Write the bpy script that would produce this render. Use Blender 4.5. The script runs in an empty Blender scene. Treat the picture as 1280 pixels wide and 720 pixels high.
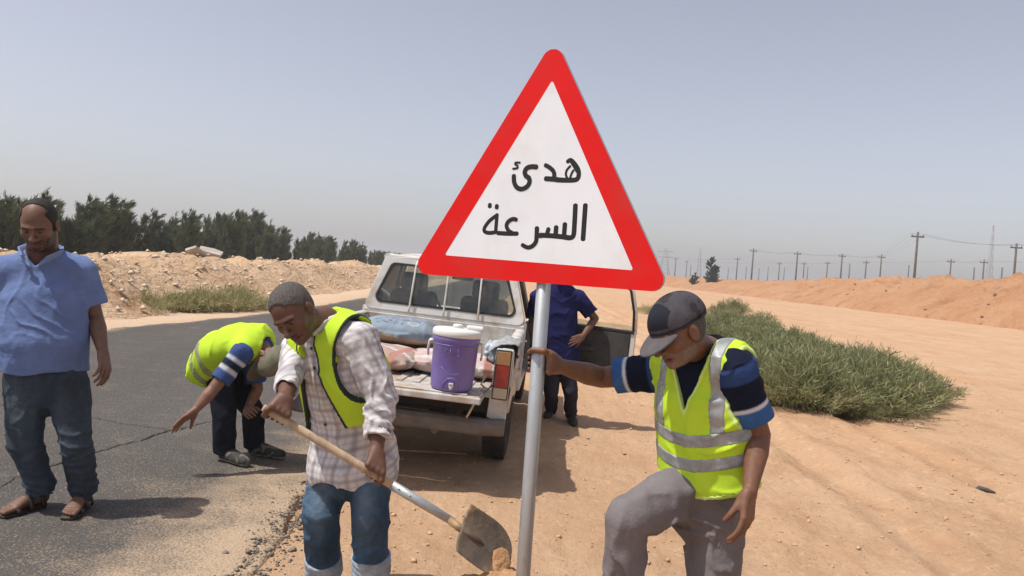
import bpy, bmesh, math, random
import numpy as np
from mathutils import Vector, Matrix

# ------------------------------------------------------------------ camera
SC = bpy.context.scene
COL = SC.collection
FPX, ROLL, PITCH, CZ = 950.0, math.radians(4.0), math.radians(1.605), 1.6
cam_data = bpy.data.cameras.new('camera')
cam_data.sensor_width = 36.0
cam_data.lens = FPX / 1280 * 36.0
cam_data.clip_start = 0.05
cam_data.clip_end = 9000
camera = bpy.data.objects.new('camera', cam_data)
COL.objects.link(camera)
_f = Vector((0, math.cos(PITCH), -math.sin(PITCH)))
_u = Vector((0, math.sin(PITCH), math.cos(PITCH)))
_r = Vector((1, 0, 0))
_ri = _r * math.cos(ROLL) + _u * math.sin(ROLL)
_ui = _u * math.cos(ROLL) - _r * math.sin(ROLL)
camera.matrix_world = Matrix(((_ri.x, _ui.x, -_f.x, 0), (_ri.y, _ui.y, -_f.y, 0), (_ri.z, _ui.z, -_f.z, CZ), (0, 0, 0, 1)))
SC.camera = camera

# ------------------------------------------------------------------ sky, sun, exposure
SUN = Vector((-0.41, -0.16, 0.90)).normalized()          # towards the sun
world = bpy.data.worlds.new('World')
SC.world = world
world.use_nodes = True
_nt = world.node_tree
_bg = _nt.nodes['Background']
_sky = _nt.nodes.new('ShaderNodeTexSky')
_sky.sky_type = 'NISHITA'
_sky.sun_disc = False
_sky.sun_elevation = math.asin(SUN.z)
_sky.sun_rotation = math.atan2(SUN.x, SUN.y)
_sky.air_density = 1.0
_sky.dust_density = 1.5
_sky.ozone_density = 1.0
_hs = _nt.nodes.new('ShaderNodeHueSaturation')
_hs.inputs['Saturation'].default_value = 0.50
_hs.inputs['Value'].default_value = 1.0
_nt.links.new(_sky.outputs[0], _hs.inputs['Color'])
_tint = _nt.nodes.new('ShaderNodeMix')            # the dust in the air takes the green out of the blue
_tint.data_type = 'RGBA'; _tint.blend_type = 'MULTIPLY'; _tint.inputs[0].default_value = 1.0
_tint.inputs[7].default_value = (1.03, 0.985, 1.02, 1)
_nt.links.new(_hs.outputs[0], _tint.inputs[6])
_nt.links.new(_tint.outputs[2], _bg.inputs['Color'])
_bg.inputs['Strength'].default_value = 0.132
sun_data = bpy.data.lights.new('sun', 'SUN')
sun_data.energy = 4.3
sun_data.angle = math.radians(0.6)
sun_data.color = (1.0, 0.95, 0.87)
sun = bpy.data.objects.new('sun', sun_data)
sun.rotation_euler = (-SUN).to_track_quat('-Z', 'Y').to_euler()
sun.location = (0, 0, 40)
COL.objects.link(sun)
SC.view_settings.view_transform = 'Standard'
SC.view_settings.look = 'None'
SC.view_settings.exposure = 0.08
SC.view_settings.gamma = 1.0
SC.view_settings.use_curve_mapping = False
SC.cycles.use_denoising = True
SC.cycles.max_bounces = 6
SC.cycles.transparent_max_bounces = 8
SC.cycles.volume_bounces = 0

# ------------------------------------------------------------------ pixel -> place
def pdir(x, y):
    u, v = (x - 640) / FPX, (360 - y) / FPX
    a = u * math.cos(ROLL) - v * math.sin(ROLL)
    b = u * math.sin(ROLL) + v * math.cos(ROLL)
    return Vector((a, math.cos(PITCH) + b * math.sin(PITCH), -math.sin(PITCH) + b * math.cos(PITCH)))
def J(x, y, Y):
    d = pdir(x, y)
    return Vector((0, 0, CZ)) + d * (Y / d.y)
def G(x, y, z=0.0):
    d = pdir(x, y)
    return Vector((0, 0, CZ)) + d * ((z - CZ) / d.z)

def proj(p):
    d = Vector(p) - Vector((0, 0, CZ)); k = d.dot(_f)
    return 640 + FPX * d.dot(_ri) / k, 360 - FPX * d.dot(_ui) / k

# ------------------------------------------------------------------ noise
def _hash(i, j, k, s):
    h = (i * 374761393 + j * 668265263 + k * 2147483647 + s * 144269) & 0xffffffff
    h = ((h ^ (h >> 13)) * 1274126177) & 0xffffffff
    return ((h ^ (h >> 16)) & 0xffff).astype(np.float32) / 32767.5 - 1.0
def vnoise(q, seed=0):
    q = np.asarray(q)
    i = np.floor(q).astype(np.int64)
    f = (q - i).astype(np.float32)
    f = f * f * (3 - 2 * f)
    x, y, z = i[:, 0], i[:, 1], i[:, 2]
    fx, fy, fz = f[:, 0], f[:, 1], f[:, 2]
    def L(a, b, t): return a + (b - a) * t
    return L(L(L(_hash(x, y, z, seed), _hash(x + 1, y, z, seed), fx), L(_hash(x, y + 1, z, seed), _hash(x + 1, y + 1, z, seed), fx), fy),
             L(L(_hash(x, y, z + 1, seed), _hash(x + 1, y, z + 1, seed), fx), L(_hash(x, y + 1, z + 1, seed), _hash(x + 1, y + 1, z + 1, seed), fx), fy), fz)
def fbm(q, oct=4, seed=0, gain=0.5):
    r, a, q = 0, 1.0, np.asarray(q, dtype=np.float64)
    for o in range(oct):
        r = r + a * vnoise(q, seed + o)
        a *= gain
        q = q * 2.03 + 7.1
    return r
def sstep(a, b, x):
    t = np.clip((x - a) / (b - a), 0, 1)
    return t * t * (3 - 2 * t)

# ------------------------------------------------------------------ tags and objects
def tag(o, label=None, cat=None, group=None, kind=None):
    if label: o['label'] = label
    if cat: o['category'] = cat
    if group: o['group'] = group
    if kind: o['kind'] = kind
    return o
def empty(name, loc, label=None, cat=None, group=None, rot=(0, 0, 0)):
    o = bpy.data.objects.new(name, None)
    o.empty_display_size = 0.1
    o.location = loc
    o.rotation_euler = rot
    COL.objects.link(o)
    return tag(o, label, cat, group)
def link(name, me, parent=None):
    o = bpy.data.objects.new(name, me)
    COL.objects.link(o)
    if parent is not None:
        o.parent = parent
    return o
def copy_tree(o, parent=None):
    c = o.copy()
    COL.objects.link(c)
    c.parent = parent
    for ch in o.children:
        copy_tree(ch, c)
    return c
def fast_mesh(name, V, Q, mat=None, smooth=True, n=4):
    me = bpy.data.meshes.new(name)
    V = np.asarray(V, dtype=np.float32)
    Q = np.asarray(Q, dtype=np.int32)
    me.vertices.add(len(V))
    me.vertices.foreach_set('co', V.ravel())
    me.loops.add(Q.size)
    me.loops.foreach_set('vertex_index', Q.ravel())
    me.polygons.add(len(Q))
    me.polygons.foreach_set('loop_start', np.arange(0, Q.size, n, dtype=np.int32))
    if smooth:
        me.polygons.foreach_set('use_smooth', np.ones(len(Q), dtype=bool))
    me.update(calc_edges=True)
    if mat is not None:
        me.materials.append(mat)
    return me

# ------------------------------------------------------------------ materials
MATS = {}
def mat(name, c1, c2=None, scale=8.0, rough=0.8, metal=0.0, bump=0.0, bscale=40.0, bdist=0.01, attr=False, c3=None, scale3=1.5,
        t3=(0.55, 0.7), stretch=(1, 1, 1), spec=0.5, detail=6.0, sss=0.0, coat=0.0, emit=0.0, lo=0.35, hi=0.65, trans=0.0, transl=0.0):
    m = bpy.data.materials.new(name)
    m.use_nodes = True
    nt = m.node_tree
    b = nt.nodes['Principled BSDF']
    N, L = nt.nodes.new, nt.links.new
    tc = N('ShaderNodeTexCoord')
    mp = N('ShaderNodeMapping')
    mp.inputs['Scale'].default_value = stretch
    L(tc.outputs['Object'], mp.inputs['Vector'])
    def noise(s, d=detail):
        n = N('ShaderNodeTexNoise')
        n.inputs['Scale'].default_value = s
        n.inputs['Detail'].default_value = d
        n.inputs['Roughness'].default_value = 0.6
        L(mp.outputs[0], n.inputs['Vector'])
        return n.outputs['Fac']
    def ramp(src, a, bb):
        r = N('ShaderNodeMapRange')
        r.inputs['From Min'].default_value = a
        r.inputs['From Max'].default_value = bb
        L(src, r.inputs['Value'])
        return r.outputs['Result']
    def mix(fac, A, B, mode='MIX'):
        x = N('ShaderNodeMix')
        x.data_type = 'RGBA'
        x.blend_type = mode
        for sock, v in ((x.inputs[0], fac), (x.inputs[6], A), (x.inputs[7], B)):
            if isinstance(v, tuple): sock.default_value = (*v, 1)
            elif isinstance(v, float): sock.default_value = v
            else: L(v, sock)
        return x.outputs[2]
    if attr:
        at = N('ShaderNodeVertexColor')
        at.layer_name = 'Col'
        base = at.outputs['Color']
        if c2 is None: c2 = (0.8, 0.8, 0.8)
        base = mix(ramp(noise(scale), lo, hi), mix(1.0, base, c2, 'MULTIPLY'), base)
    else:
        base = c1
        if c2 is not None:
            base = mix(ramp(noise(scale), lo, hi), c1, c2)
    if c3 is not None:
        base = mix(ramp(noise(scale3), *t3), base, c3)
    if isinstance(base, tuple): b.inputs['Base Color'].default_value = (*base, 1)
    else: L(base, b.inputs['Base Color'])
    b.inputs['Roughness'].default_value = rough
    b.inputs['Metallic'].default_value = metal
    b.inputs['Specular IOR Level'].default_value = spec
    if coat: b.inputs['Coat Weight'].default_value = coat
    if sss:
        b.inputs['Subsurface Weight'].default_value = sss
        b.inputs['Subsurface Radius'].default_value = (0.012, 0.005, 0.003)
        b.inputs['Subsurface Scale'].default_value = 0.5
    if trans:
        b.inputs['Transmission Weight'].default_value = trans
    if bump:
        bp = N('ShaderNodeBump')
        bp.inputs['Strength'].default_value = bump
        bp.inputs['Distance'].default_value = bdist
        L(noise(bscale), bp.inputs['Height'])
        L(bp.outputs[0], b.inputs['Normal'])
    if transl:
        tr = N('ShaderNodeBsdfTranslucent')
        if isinstance(base, tuple): tr.inputs['Color'].default_value = (*base, 1)
        else: L(base, tr.inputs['Color'])
        ms = N('ShaderNodeMixShader')
        ms.inputs[0].default_value = transl
        L(b.outputs[0], ms.inputs[1]); L(tr.outputs[0], ms.inputs[2])
        L(ms.outputs[0], nt.nodes['Material Output'].inputs['Surface'])
    MATS[name] = m
    return m

# ------------------------------------------------------------------ mesh collector
class MB:
    def __init__(s): s.v, s.f, s.sm = [], [], []
    def add(s, V, Fs, smooth=False):
        o = len(s.v)
        s.v += [Vector(p) for p in V]
        s.f += [tuple(i + o for i in q) for q in Fs]
        s.sm += [smooth] * len(Fs)
        return s
    def box(s, c, d, M=None):
        c = Vector(c); hx, hy, hz = d[0] / 2, d[1] / 2, d[2] / 2
        V = [Vector((x, y, z)) for x in (-hx, hx) for y in (-hy, hy) for z in (-hz, hz)]
        if M is not None: V = [M @ p for p in V]
        return s.add([p + c for p in V], [(0, 1, 3, 2), (4, 6, 7, 5), (0, 4, 5, 1), (2, 3, 7, 6), (0, 2, 6, 4), (1, 5, 7, 3)])
    def hexa(s, V):     # 8 corners: bottom 0-3 ccw, top 4-7 ccw
        return s.add(V, [(3, 2, 1, 0), (4, 5, 6, 7), (0, 1, 5, 4), (1, 2, 6, 5), (2, 3, 7, 6), (3, 0, 4, 7)])
    def tube(s, pts, r, n=10, smooth=True, caps=True):
        pts = [Vector(p) for p in pts]
        if not isinstance(r, (list, tuple)): r = [r] * len(pts)
        V, Fs = [], []
        up = None
        for i, p in enumerate(pts):
            t = (pts[min(i + 1, len(pts) - 1)] - pts[max(i - 1, 0)]).normalized()
            if up is None:
                up = Vector((0, 0, 1)) if abs(t.z) < 0.9 else Vector((1, 0, 0))
            a = t.cross(up).normalized(); b = t.cross(a).normalized(); up = -b
            for k in range(n):
                w = 2 * math.pi * k / n
                V.append(p + (a * math.cos(w) + b * math.sin(w)) * r[i])
        for i in range(len(pts) - 1):
            for k in range(n):
                Fs.append((i * n + k, i * n + (k + 1) % n, (i + 1) * n + (k + 1) % n, (i + 1) * n + k))
        s.add(V, Fs, smooth)
        if caps:
            o = len(s.v) - len(V)
            s.f += [tuple(o + k for k in range(n)), tuple(o + (len(pts) - 1) * n + k for k in reversed(range(n)))]
            s.sm += [False, False]
        return s
    def lathe(s, prof, M=None, n=24, smooth=True, close=False):   # prof: (radius, z)
        V, Fs = [], []
        for (r, z) in prof:
            for k in range(n):
                w = 2 * math.pi * k / n
                p = Vector((r * math.cos(w), r * math.sin(w), z))
                V.append(M @ p if M is not None else p)
        m = len(prof)
        for i in range(m if close else m - 1):
            j = (i + 1) % m
            for k in range(n):
                Fs.append((i * n + k, i * n + (k + 1) % n, j * n + (k + 1) % n, j * n + k))
        if not close:
            Fs += [tuple(reversed(range(n))), tuple((m - 1) * n + k for k in range(n))]
        return s.add(V, Fs, smooth)
    def prism(s, poly, off):      # poly: 3D points, off: extrusion vector
        n = len(poly); off = Vector(off)
        V = [Vector(p) for p in poly] + [Vector(p) + off for p in poly]
        return s.add(V, [tuple(reversed(range(n))), tuple(range(n, 2 * n))] + [(k, (k + 1) % n, n + (k + 1) % n, n + k) for k in range(n)])
    def ring(s, outer, inner, off):   # frame between two matching loops, extruded
        n = len(outer); off = Vector(off)
        V = [Vector(p) for p in outer] + [Vector(p) for p in inner]
        V += [p + off for p in V]
        Fs = []
        for k in range(n):
            j = (k + 1) % n
            Fs += [(k, j, n + j, n + k), (2 * n + k, 3 * n + k, 3 * n + j, 2 * n + j), (k, 2 * n + k, 2 * n + j, j), (n + k, n + j, 3 * n + j, 3 * n + k)]
        return s.add(V, Fs)
    def build(s, name, m, parent=None, bevel=0.0, seg=2):
        me = bpy.data.meshes.new(name)
        me.from_pydata([tuple(p) for p in s.v], [], s.f)
        me.polygons.foreach_set('use_smooth', np.array(s.sm, dtype=bool))
        bm = bmesh.new(); bm.from_mesh(me)
        bmesh.ops.recalc_face_normals(bm, faces=bm.faces)
        bm.to_mesh(me); bm.free()
        if m is not None: me.materials.append(m)
        o = link(name, me, parent)
        if bevel:
            b = o.modifiers.new('bevel', 'BEVEL')
            b.width = bevel; b.segments = seg; b.limit_method = 'ANGLE'; b.angle_limit = math.radians(40)
        return o
def Rx(a): return Matrix.Rotation(a, 3, 'X')
def Ry(a): return Matrix.Rotation(a, 3, 'Y')
def Rz(a): return Matrix.Rotation(a, 3, 'Z')
# ------------------------------------------------------------------ smooth bodies: distance fields meshed with surface nets
def A3(v): return np.array([v[0], v[1], v[2]], dtype=np.float32)
def smin(a, b, k):
    if k <= 0: return np.minimum(a, b)
    h = np.clip(0.5 + 0.5 * (b - a) / k, 0, 1)
    return b + (a - b) * h - k * h * (1 - h)
class Chain:
    """bones p0..pn with a radius (round) or (side, front) radii at each joint"""
    def __init__(s, pts, rad, side=None, k=0.02, op='u', flat=False, flat0=False):
        s.p = [A3(p) for p in pts]; s.k = k; s.op = op; s.flat = flat; s.flat0 = flat0
        s.r = [(r, r) if not isinstance(r, (tuple, list)) else tuple(r) for r in rad]
        s.side = None if side is None else A3(side)
        s.box = []
        for i in range(len(s.p) - 1):
            R = max(max(s.r[i]), max(s.r[i + 1]))
            s.box.append((np.minimum(s.p[i], s.p[i + 1]) - R, np.maximum(s.p[i], s.p[i + 1]) + R))
        m = k + 0.012
        s.bl = np.array([b[0] for b in s.box]) - m; s.bh = np.array([b[1] for b in s.box]) + m
    def bounds(s):
        return np.min([b[0] for b in s.box], axis=0), np.max([b[1] for b in s.box], axis=0)
    def d(s, P, lo, hi):
        out = None
        on = range(len(s.box)) if lo is None else np.nonzero(((s.bl <= hi) & (s.bh >= lo)).all(1))[0]
        for i in on:
            a, b = s.p[i], s.p[i + 1]
            ab = b - a; L2 = float(ab @ ab) + 1e-12
            t = np.clip(((P - a) @ ab) / L2, 0, 1)
            v = P - a - t[:, None] * ab
            ra = s.r[i][0] + (s.r[i + 1][0] - s.r[i][0]) * t
            rb = s.r[i][1] + (s.r[i + 1][1] - s.r[i][1]) * t
            n = np.sqrt((v * v).sum(1)) + 1e-6
            if s.side is None:
                e = n - ra
            else:
                T = ab / math.sqrt(L2)
                S = s.side - (s.side @ T) * T; S = S / (np.linalg.norm(S) + 1e-9)
                Fv = np.cross(T, S)
                rc = np.minimum(ra, rb)
                q = np.sqrt(((v @ S) / ra) ** 2 + ((v @ Fv) / rb) ** 2 + ((v @ T) / rc) ** 2) + 1e-6
                e = n * (1 - 1 / q)
            if s.flat and i == len(s.box) - 1:
                e = np.maximum(e, ((P - b) @ (ab / math.sqrt(L2))))
            if s.flat0 and i == 0:
                e = np.maximum(e, -((P - a) @ (ab / math.sqrt(L2))))
            out = e if out is None else np.minimum(out, e)
        return out
class Ell:
    def __init__(s, c, r, R=None, k=0.02, op='u'):
        s.c = A3(c); s.rr = np.array(r, dtype=np.float32); s.k = k; s.op = op
        s.R = np.eye(3, dtype=np.float32) if R is None else np.array(R, dtype=np.float32)   # columns are the axes
        m = float(max(r)); s.lo, s.hi = s.c - m, s.c + m
    def bounds(s): return s.lo, s.hi
    def d(s, P, lo, hi):
        m = s.k + 0.012
        if lo is not None and (np.any(s.lo - m > hi) or np.any(s.hi + m < lo)): return None
        v = (P - s.c) @ s.R
        n = np.sqrt((v * v).sum(1)) + 1e-6
        q = np.sqrt(((v / s.rr) ** 2).sum(1)) + 1e-6
        return n * (1 - 1 / q)
class Cut:        # keep where f(P) < 0
    op = 'i'
    def __init__(s, f, k=0.0): s.f = f; s.k = k
class Disp:       # d += f(P) near the surface
    op = 'd'
    def __init__(s, f): s.f = f
class Shell:
    op = 'h'
    def __init__(s, t): s.t = t
class Grow:
    op = 'g'
    def __init__(s, a): s.a = a
def field(prims, P, lo=None, hi=None):
    d = None
    for p in prims:
        if p.op == 'u':
            e = p.d(P, lo, hi)
            if e is None: continue
            d = e if d is None else smin(d, e, p.k)
        elif d is None: continue
        elif p.op == 's':
            e = p.d(P, lo, hi)
            if e is not None: d = -smin(-d, e, p.k)
        elif p.op == 'i':
            e = p.f(P)
            d = -smin(-d, -e, p.k)
        elif p.op == 'h':
            d = np.maximum(d, -d - p.t)
        elif p.op == 'g':
            d = d - p.a
        elif p.op == 'd':
            m = np.abs(d) < 0.02
            if m.any():
                d = d.copy(); d[m] += p.f(P[m]).astype(d.dtype)
    return d
def net(prims, h=0.005, n=20):
    us = [p for p in prims if p.op == 'u']
    lo = np.min([p.bounds()[0] for p in us], axis=0) - 0.03
    hi = np.max([p.bounds()[1] for p in us], axis=0) + 0.03
    nb = np.ceil((hi - lo) / (h * n)).astype(int)
    g = np.arange(n + 1, dtype=np.float32) * h
    gx, gy, gz = np.meshgrid(g, g, g, indexing='ij')
    base = np.stack([gx.ravel(), gy.ravel(), gz.ravel()], 1)
    c3 = np.array([0, 0.5, 1.0], dtype=np.float32) * h * n
    cbase = np.stack([a.ravel() for a in np.meshgrid(c3, c3, c3, indexing='ij')], 1).astype(np.float32)
    coarse = [p for p in prims if p.op != 'd']
    boxes = []
    for p in us:
        bs = p.box if isinstance(p, Chain) else [(p.lo, p.hi)]
        boxes += [(b[0] - p.k - 0.012, b[1] + p.k + 0.012) for b in bs]
    bl = np.array([b[0] for b in boxes]); bh = np.array([b[1] for b in boxes])
    W = (nb * n + 4).astype(np.int64)
    def block(bb):
        bi, bj, bk = bb
        Vk, Vp, Fk = [], [], []
        o = lo + np.array([bi, bj, bk], dtype=np.float32) * (h * n)
        oh = o + h * n
        if not np.any(np.all((bl <= oh) & (bh >= o), axis=1)): return None
        d = field(coarse, cbase + o, o, oh)
        if d is None or (np.abs(d).min() > 0.56 * h * n + 0.012 and (d.min() > 0 or d.max() < 0)): return None
        P = (base + o).astype(np.float32)
        d = field(prims, P, o, oh)
        if d is None: return None
        D = d.reshape(n + 1, n + 1, n + 1)
        sg = D < 0
        if sg.all() or not sg.any(): return None
        # cell vertices
        acc = np.zeros((n, n, n, 3), dtype=np.float32); cnt = np.zeros((n, n, n), dtype=np.float32)
        for ax in range(3):
            s0 = [slice(None)] * 3; s1 = [slice(None)] * 3
            s0[ax] = slice(0, n); s1[ax] = slice(1, n + 1)
            d0, d1 = D[tuple(s0)], D[tuple(s1)]
            cr = (d0 < 0) != (d1 < 0)
            t = np.where(cr, d0 / np.where(cr, d0 - d1, 1), 0)
            o1, o2 = [a for a in range(3) if a != ax]
            for u in (0, 1):
                for w in (0, 1):
                    sl = [slice(None)] * 3
                    sl[o1] = slice(u, u + n); sl[o2] = slice(w, w + n)
                    c = cr[tuple(sl)]; tt = t[tuple(sl)]
                    cnt += c
                    acc[..., ax] += tt * c
                    acc[..., o1] += u * c; acc[..., o2] += w * c
            # faces
            ii = np.argwhere(cr[:n, :n, :n])
            if len(ii):
                gi = ii + np.array([bi, bj, bk]) * n + 1
                e1 = np.zeros(3, int); e1[o1] = 1
                e2 = np.zeros(3, int); e2[o2] = 1
                key = lambda q: (q[:, 0] * W[1] + q[:, 1]) * W[2] + q[:, 2]
                q = np.stack([key(gi), key(gi - e1), key(gi - e1 - e2), key(gi - e2)], 1)
                neg = d0[:n, :n, :n][tuple(ii.T)] < 0
                flip = neg if ax != 1 else ~neg
                q[flip] = q[flip][:, ::-1]
                Fk.append(q)
        cc = np.argwhere(cnt > 0)
        if len(cc):
            pos = (acc[tuple(cc.T)] / cnt[tuple(cc.T)][:, None] + cc) * h + o
            gc = cc + np.array([bi, bj, bk]) * n + 1
            Vk.append((gc[:, 0] * W[1] + gc[:, 1]) * W[2] + gc[:, 2]); Vp.append(pos)
        return Vk, Vp, Fk
    todo = [(a, b, c) for a in range(nb[0]) for b in range(nb[1]) for c in range(nb[2])
            if np.any(np.all((bl <= lo + np.array([a + 1, b + 1, c + 1], dtype=np.float32) * (h * n)) & (bh >= lo + np.array([a, b, c], dtype=np.float32) * (h * n)), axis=1))]
    Vk, Vp, Fk = [], [], []
    for r in map(block, todo):
        if r is not None:
            Vk += r[0]; Vp += r[1]; Fk += r[2]
    Vk = np.concatenate(Vk); Vp = np.concatenate(Vp); Fk = np.concatenate(Fk)
    order = np.argsort(Vk); Vk, Vp = Vk[order], Vp[order]
    ix = np.searchsorted(Vk, Fk); ix = np.clip(ix, 0, len(Vk) - 1)
    ok = np.all(Vk[ix] == Fk, axis=1)
    return Vp, ix[ok][:, ::-1]
def body_mesh(name, prims, h, m, parent, base, col=None, n=20):
    V, Fq = net(prims, h, n)
    me = fast_mesh(name, V - A3(base), Fq, m)
    if col is not None:
        c = np.ones((len(V), 4), dtype=np.float32)
        c[:, :3] = col(V)
        a = me.color_attributes.new('Col', 'FLOAT_COLOR', 'POINT')
        a.data.foreach_set('color', c.ravel())
    return link(name, me, parent)
# ------------------------------------------------------------------ terrain
SAND = -0.08
def road_near(y):
    y = np.asarray(y, dtype=float)
    return -1.18 + 0.55 * sstep(6, 20, y) + 0.9 * sstep(20, 60, y) + 0.0 * y
def road_far(y):
    y = np.asarray(y, dtype=float)
    return -7.35 + 1.55 * sstep(9, 22, y) + 1.0 * sstep(20, 60, y)
HEAP = J(628, 722, 3.16)
def ground_z(x, y):
    x = np.asarray(x, dtype=float); y = np.asarray(y, dtype=float)
    sh = np.broadcast(x, y).shape
    x = np.broadcast_to(x, sh).ravel(); y = np.broadcast_to(y, sh).ravel()
    q = np.stack([x, y, x * 0], 1)
    e = x - road_near(y)
    far = road_far(y) - x
    inside = (e < 0) & (far < 0)
    side = np.maximum(e, far)
    z = SAND * sstep(0.8, 2.6, side) + 0.02 * (1 - sstep(0, 0.5, side))
    near = 1 - sstep(20, 60, np.hypot(x, y))
    amp = sstep(0.05, 1.0, side)
    z += amp * (0.035 * vnoise(q * 0.55, 3) + 0.02 * vnoise(q * 1.7, 5) + near * (0.014 * vnoise(q * 4.3, 7) + 0.016 * np.abs(vnoise(q * 8.5, 8)) + 0.008 * vnoise(q * 17.0, 9)))
    # shovelled soil and footprints close to the post
    dd = np.hypot(x - 0.35, y - 3.6)
    z += amp * np.exp(-(dd / 1.1) ** 2) * (0.05 * np.maximum(0, vnoise(q * 3.1, 11)) + 0.025 * np.abs(vnoise(q * 7.7, 12)))
    # wheel tracks running beside the road
    for xo, ph in ((2.55, 0.3), (3.95, 0.7), (8.3, 1.9), (9.7, 2.3)):
        xt = xo + 0.35 * np.sin(y * 0.11 + ph) + 0.02 * y
        z -= amp * 0.05 * np.exp(-((x - xt) / 0.17) ** 2)
        z += amp * 0.028 * np.exp(-((np.abs(x - xt) - 0.28) / 0.1) ** 2)
    z = np.where(inside, -0.02 - 0.10 * sstep(0, 0.6, np.minimum(-e, -far)), z)
    return z.reshape(sh)
def gz(x, y): return float(ground_z(np.array([x]), np.array([y]))[0])

def sand_mat():
    m = bpy.data.materials.new('sand'); m.use_nodes = True
    nt = m.node_tree; N, L = nt.nodes.new, nt.links.new; b = nt.nodes['Principled BSDF']; tc = N('ShaderNodeTexCoord')
    def noise(s, d=8, sc=(1, 1, 1), rg=0.62):
        mp = N('ShaderNodeMapping'); mp.inputs['Scale'].default_value = sc; L(tc.outputs['Object'], mp.inputs['Vector'])
        n = N('ShaderNodeTexNoise'); n.inputs['Scale'].default_value = s; n.inputs['Detail'].default_value = d; n.inputs['Roughness'].default_value = rg
        L(mp.outputs[0], n.inputs['Vector']); return n.outputs['Fac']
    def mr(src, a, c, lo=0.0, hi=1.0):
        r = N('ShaderNodeMapRange'); r.inputs['From Min'].default_value = a; r.inputs['From Max'].default_value = c; r.inputs['To Min'].default_value = lo; r.inputs['To Max'].default_value = hi
        L(src, r.inputs['Value']); return r.outputs['Result']
    def mix(f, a, c):
        x = N('ShaderNodeMix'); x.data_type = 'RGBA'
        for s_, v in ((x.inputs[0], f), (x.inputs[6], a), (x.inputs[7], c)):
            if isinstance(v, tuple): s_.default_value = (*v, 1)
            else: L(v, s_)
        return x.outputs[2]
    base = mix(mr(noise(0.7, 10), 0.32, 0.68), (0.485, 0.305, 0.180), (0.56, 0.375, 0.24))
    base = mix(mr(noise(0.16, 6, (1.6, 0.5, 1)), 0.46, 0.66, 0, 0.6), base, (0.48, 0.27, 0.142))
    base = mix(mr(noise(2.6, 8, (1, 0.35, 1)), 0.50, 0.70, 0, 0.7), base, (0.39, 0.23, 0.128))
    base = mix(mr(noise(34, 6), 0.5, 0.75, 0, 0.5), base, (0.36, 0.205, 0.11))
    base = mix(mr(noise(11, 8), 0.55, 0.72, 0, 0.55), base, (0.66, 0.47, 0.31))
    sx = N('ShaderNodeSeparateXYZ'); L(tc.outputs['Object'], sx.inputs[0])       # paler soil on the far side of the road
    base = mix(mr(sx.outputs['X'], -3.0, -7.0, 0, 0.8), base, (0.56, 0.42, 0.30))
    L(base, b.inputs['Base Color']); b.inputs['Roughness'].default_value = 0.95; b.inputs['Specular IOR Level'].default_value = 0.12
    b1 = N('ShaderNodeBump'); b1.inputs['Strength'].default_value = 0.8; b1.inputs['Distance'].default_value = 0.06; L(noise(6.5, 10, (1, 0.6, 1), 0.7), b1.inputs['Height'])
    b2 = N('ShaderNodeBump'); b2.inputs['Strength'].default_value = 0.9; b2.inputs['Distance'].default_value = 0.014; L(noise(30, 10, (1, 0.8, 1), 0.75), b2.inputs['Height']); L(b1.outputs[0], b2.inputs['Normal'])
    L(b2.outputs[0], b.inputs['Normal']); return m
m_sand = sand_mat()
m_bank = mat('bank_soil', (0.44, 0.225, 0.115), (0.51, 0.29, 0.16), scale=0.35, rough=0.95, bump=1.0, bscale=1.6, bdist=0.6, c3=(0.33, 0.165, 0.08), scale3=0.5, spec=0.1, detail=12)
m_bank_l = mat('spoil_soil', (0.55, 0.36, 0.21), (0.64, 0.46, 0.31), scale=0.8, rough=0.95, bump=1.0, bscale=3.5, bdist=0.3, c3=(0.42, 0.255, 0.14), scale3=0.5, spec=0.1, detail=12)
m_clod = mat('clod', (0.5, 0.30, 0.165), (0.6, 0.4, 0.25), scale=6, rough=0.95, bump=0.6, bscale=30, spec=0.15)
m_stone = mat('rubble_stone', (0.55, 0.42, 0.30), (0.66, 0.55, 0.43), scale=4, rough=0.9, bump=0.6, bscale=20, spec=0.2)
m_gravel = mat('gravel', (0.17, 0.14, 0.112), (0.30, 0.245, 0.19), scale=20, rough=0.9, bump=0.5, bscale=80, spec=0.25)

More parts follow.
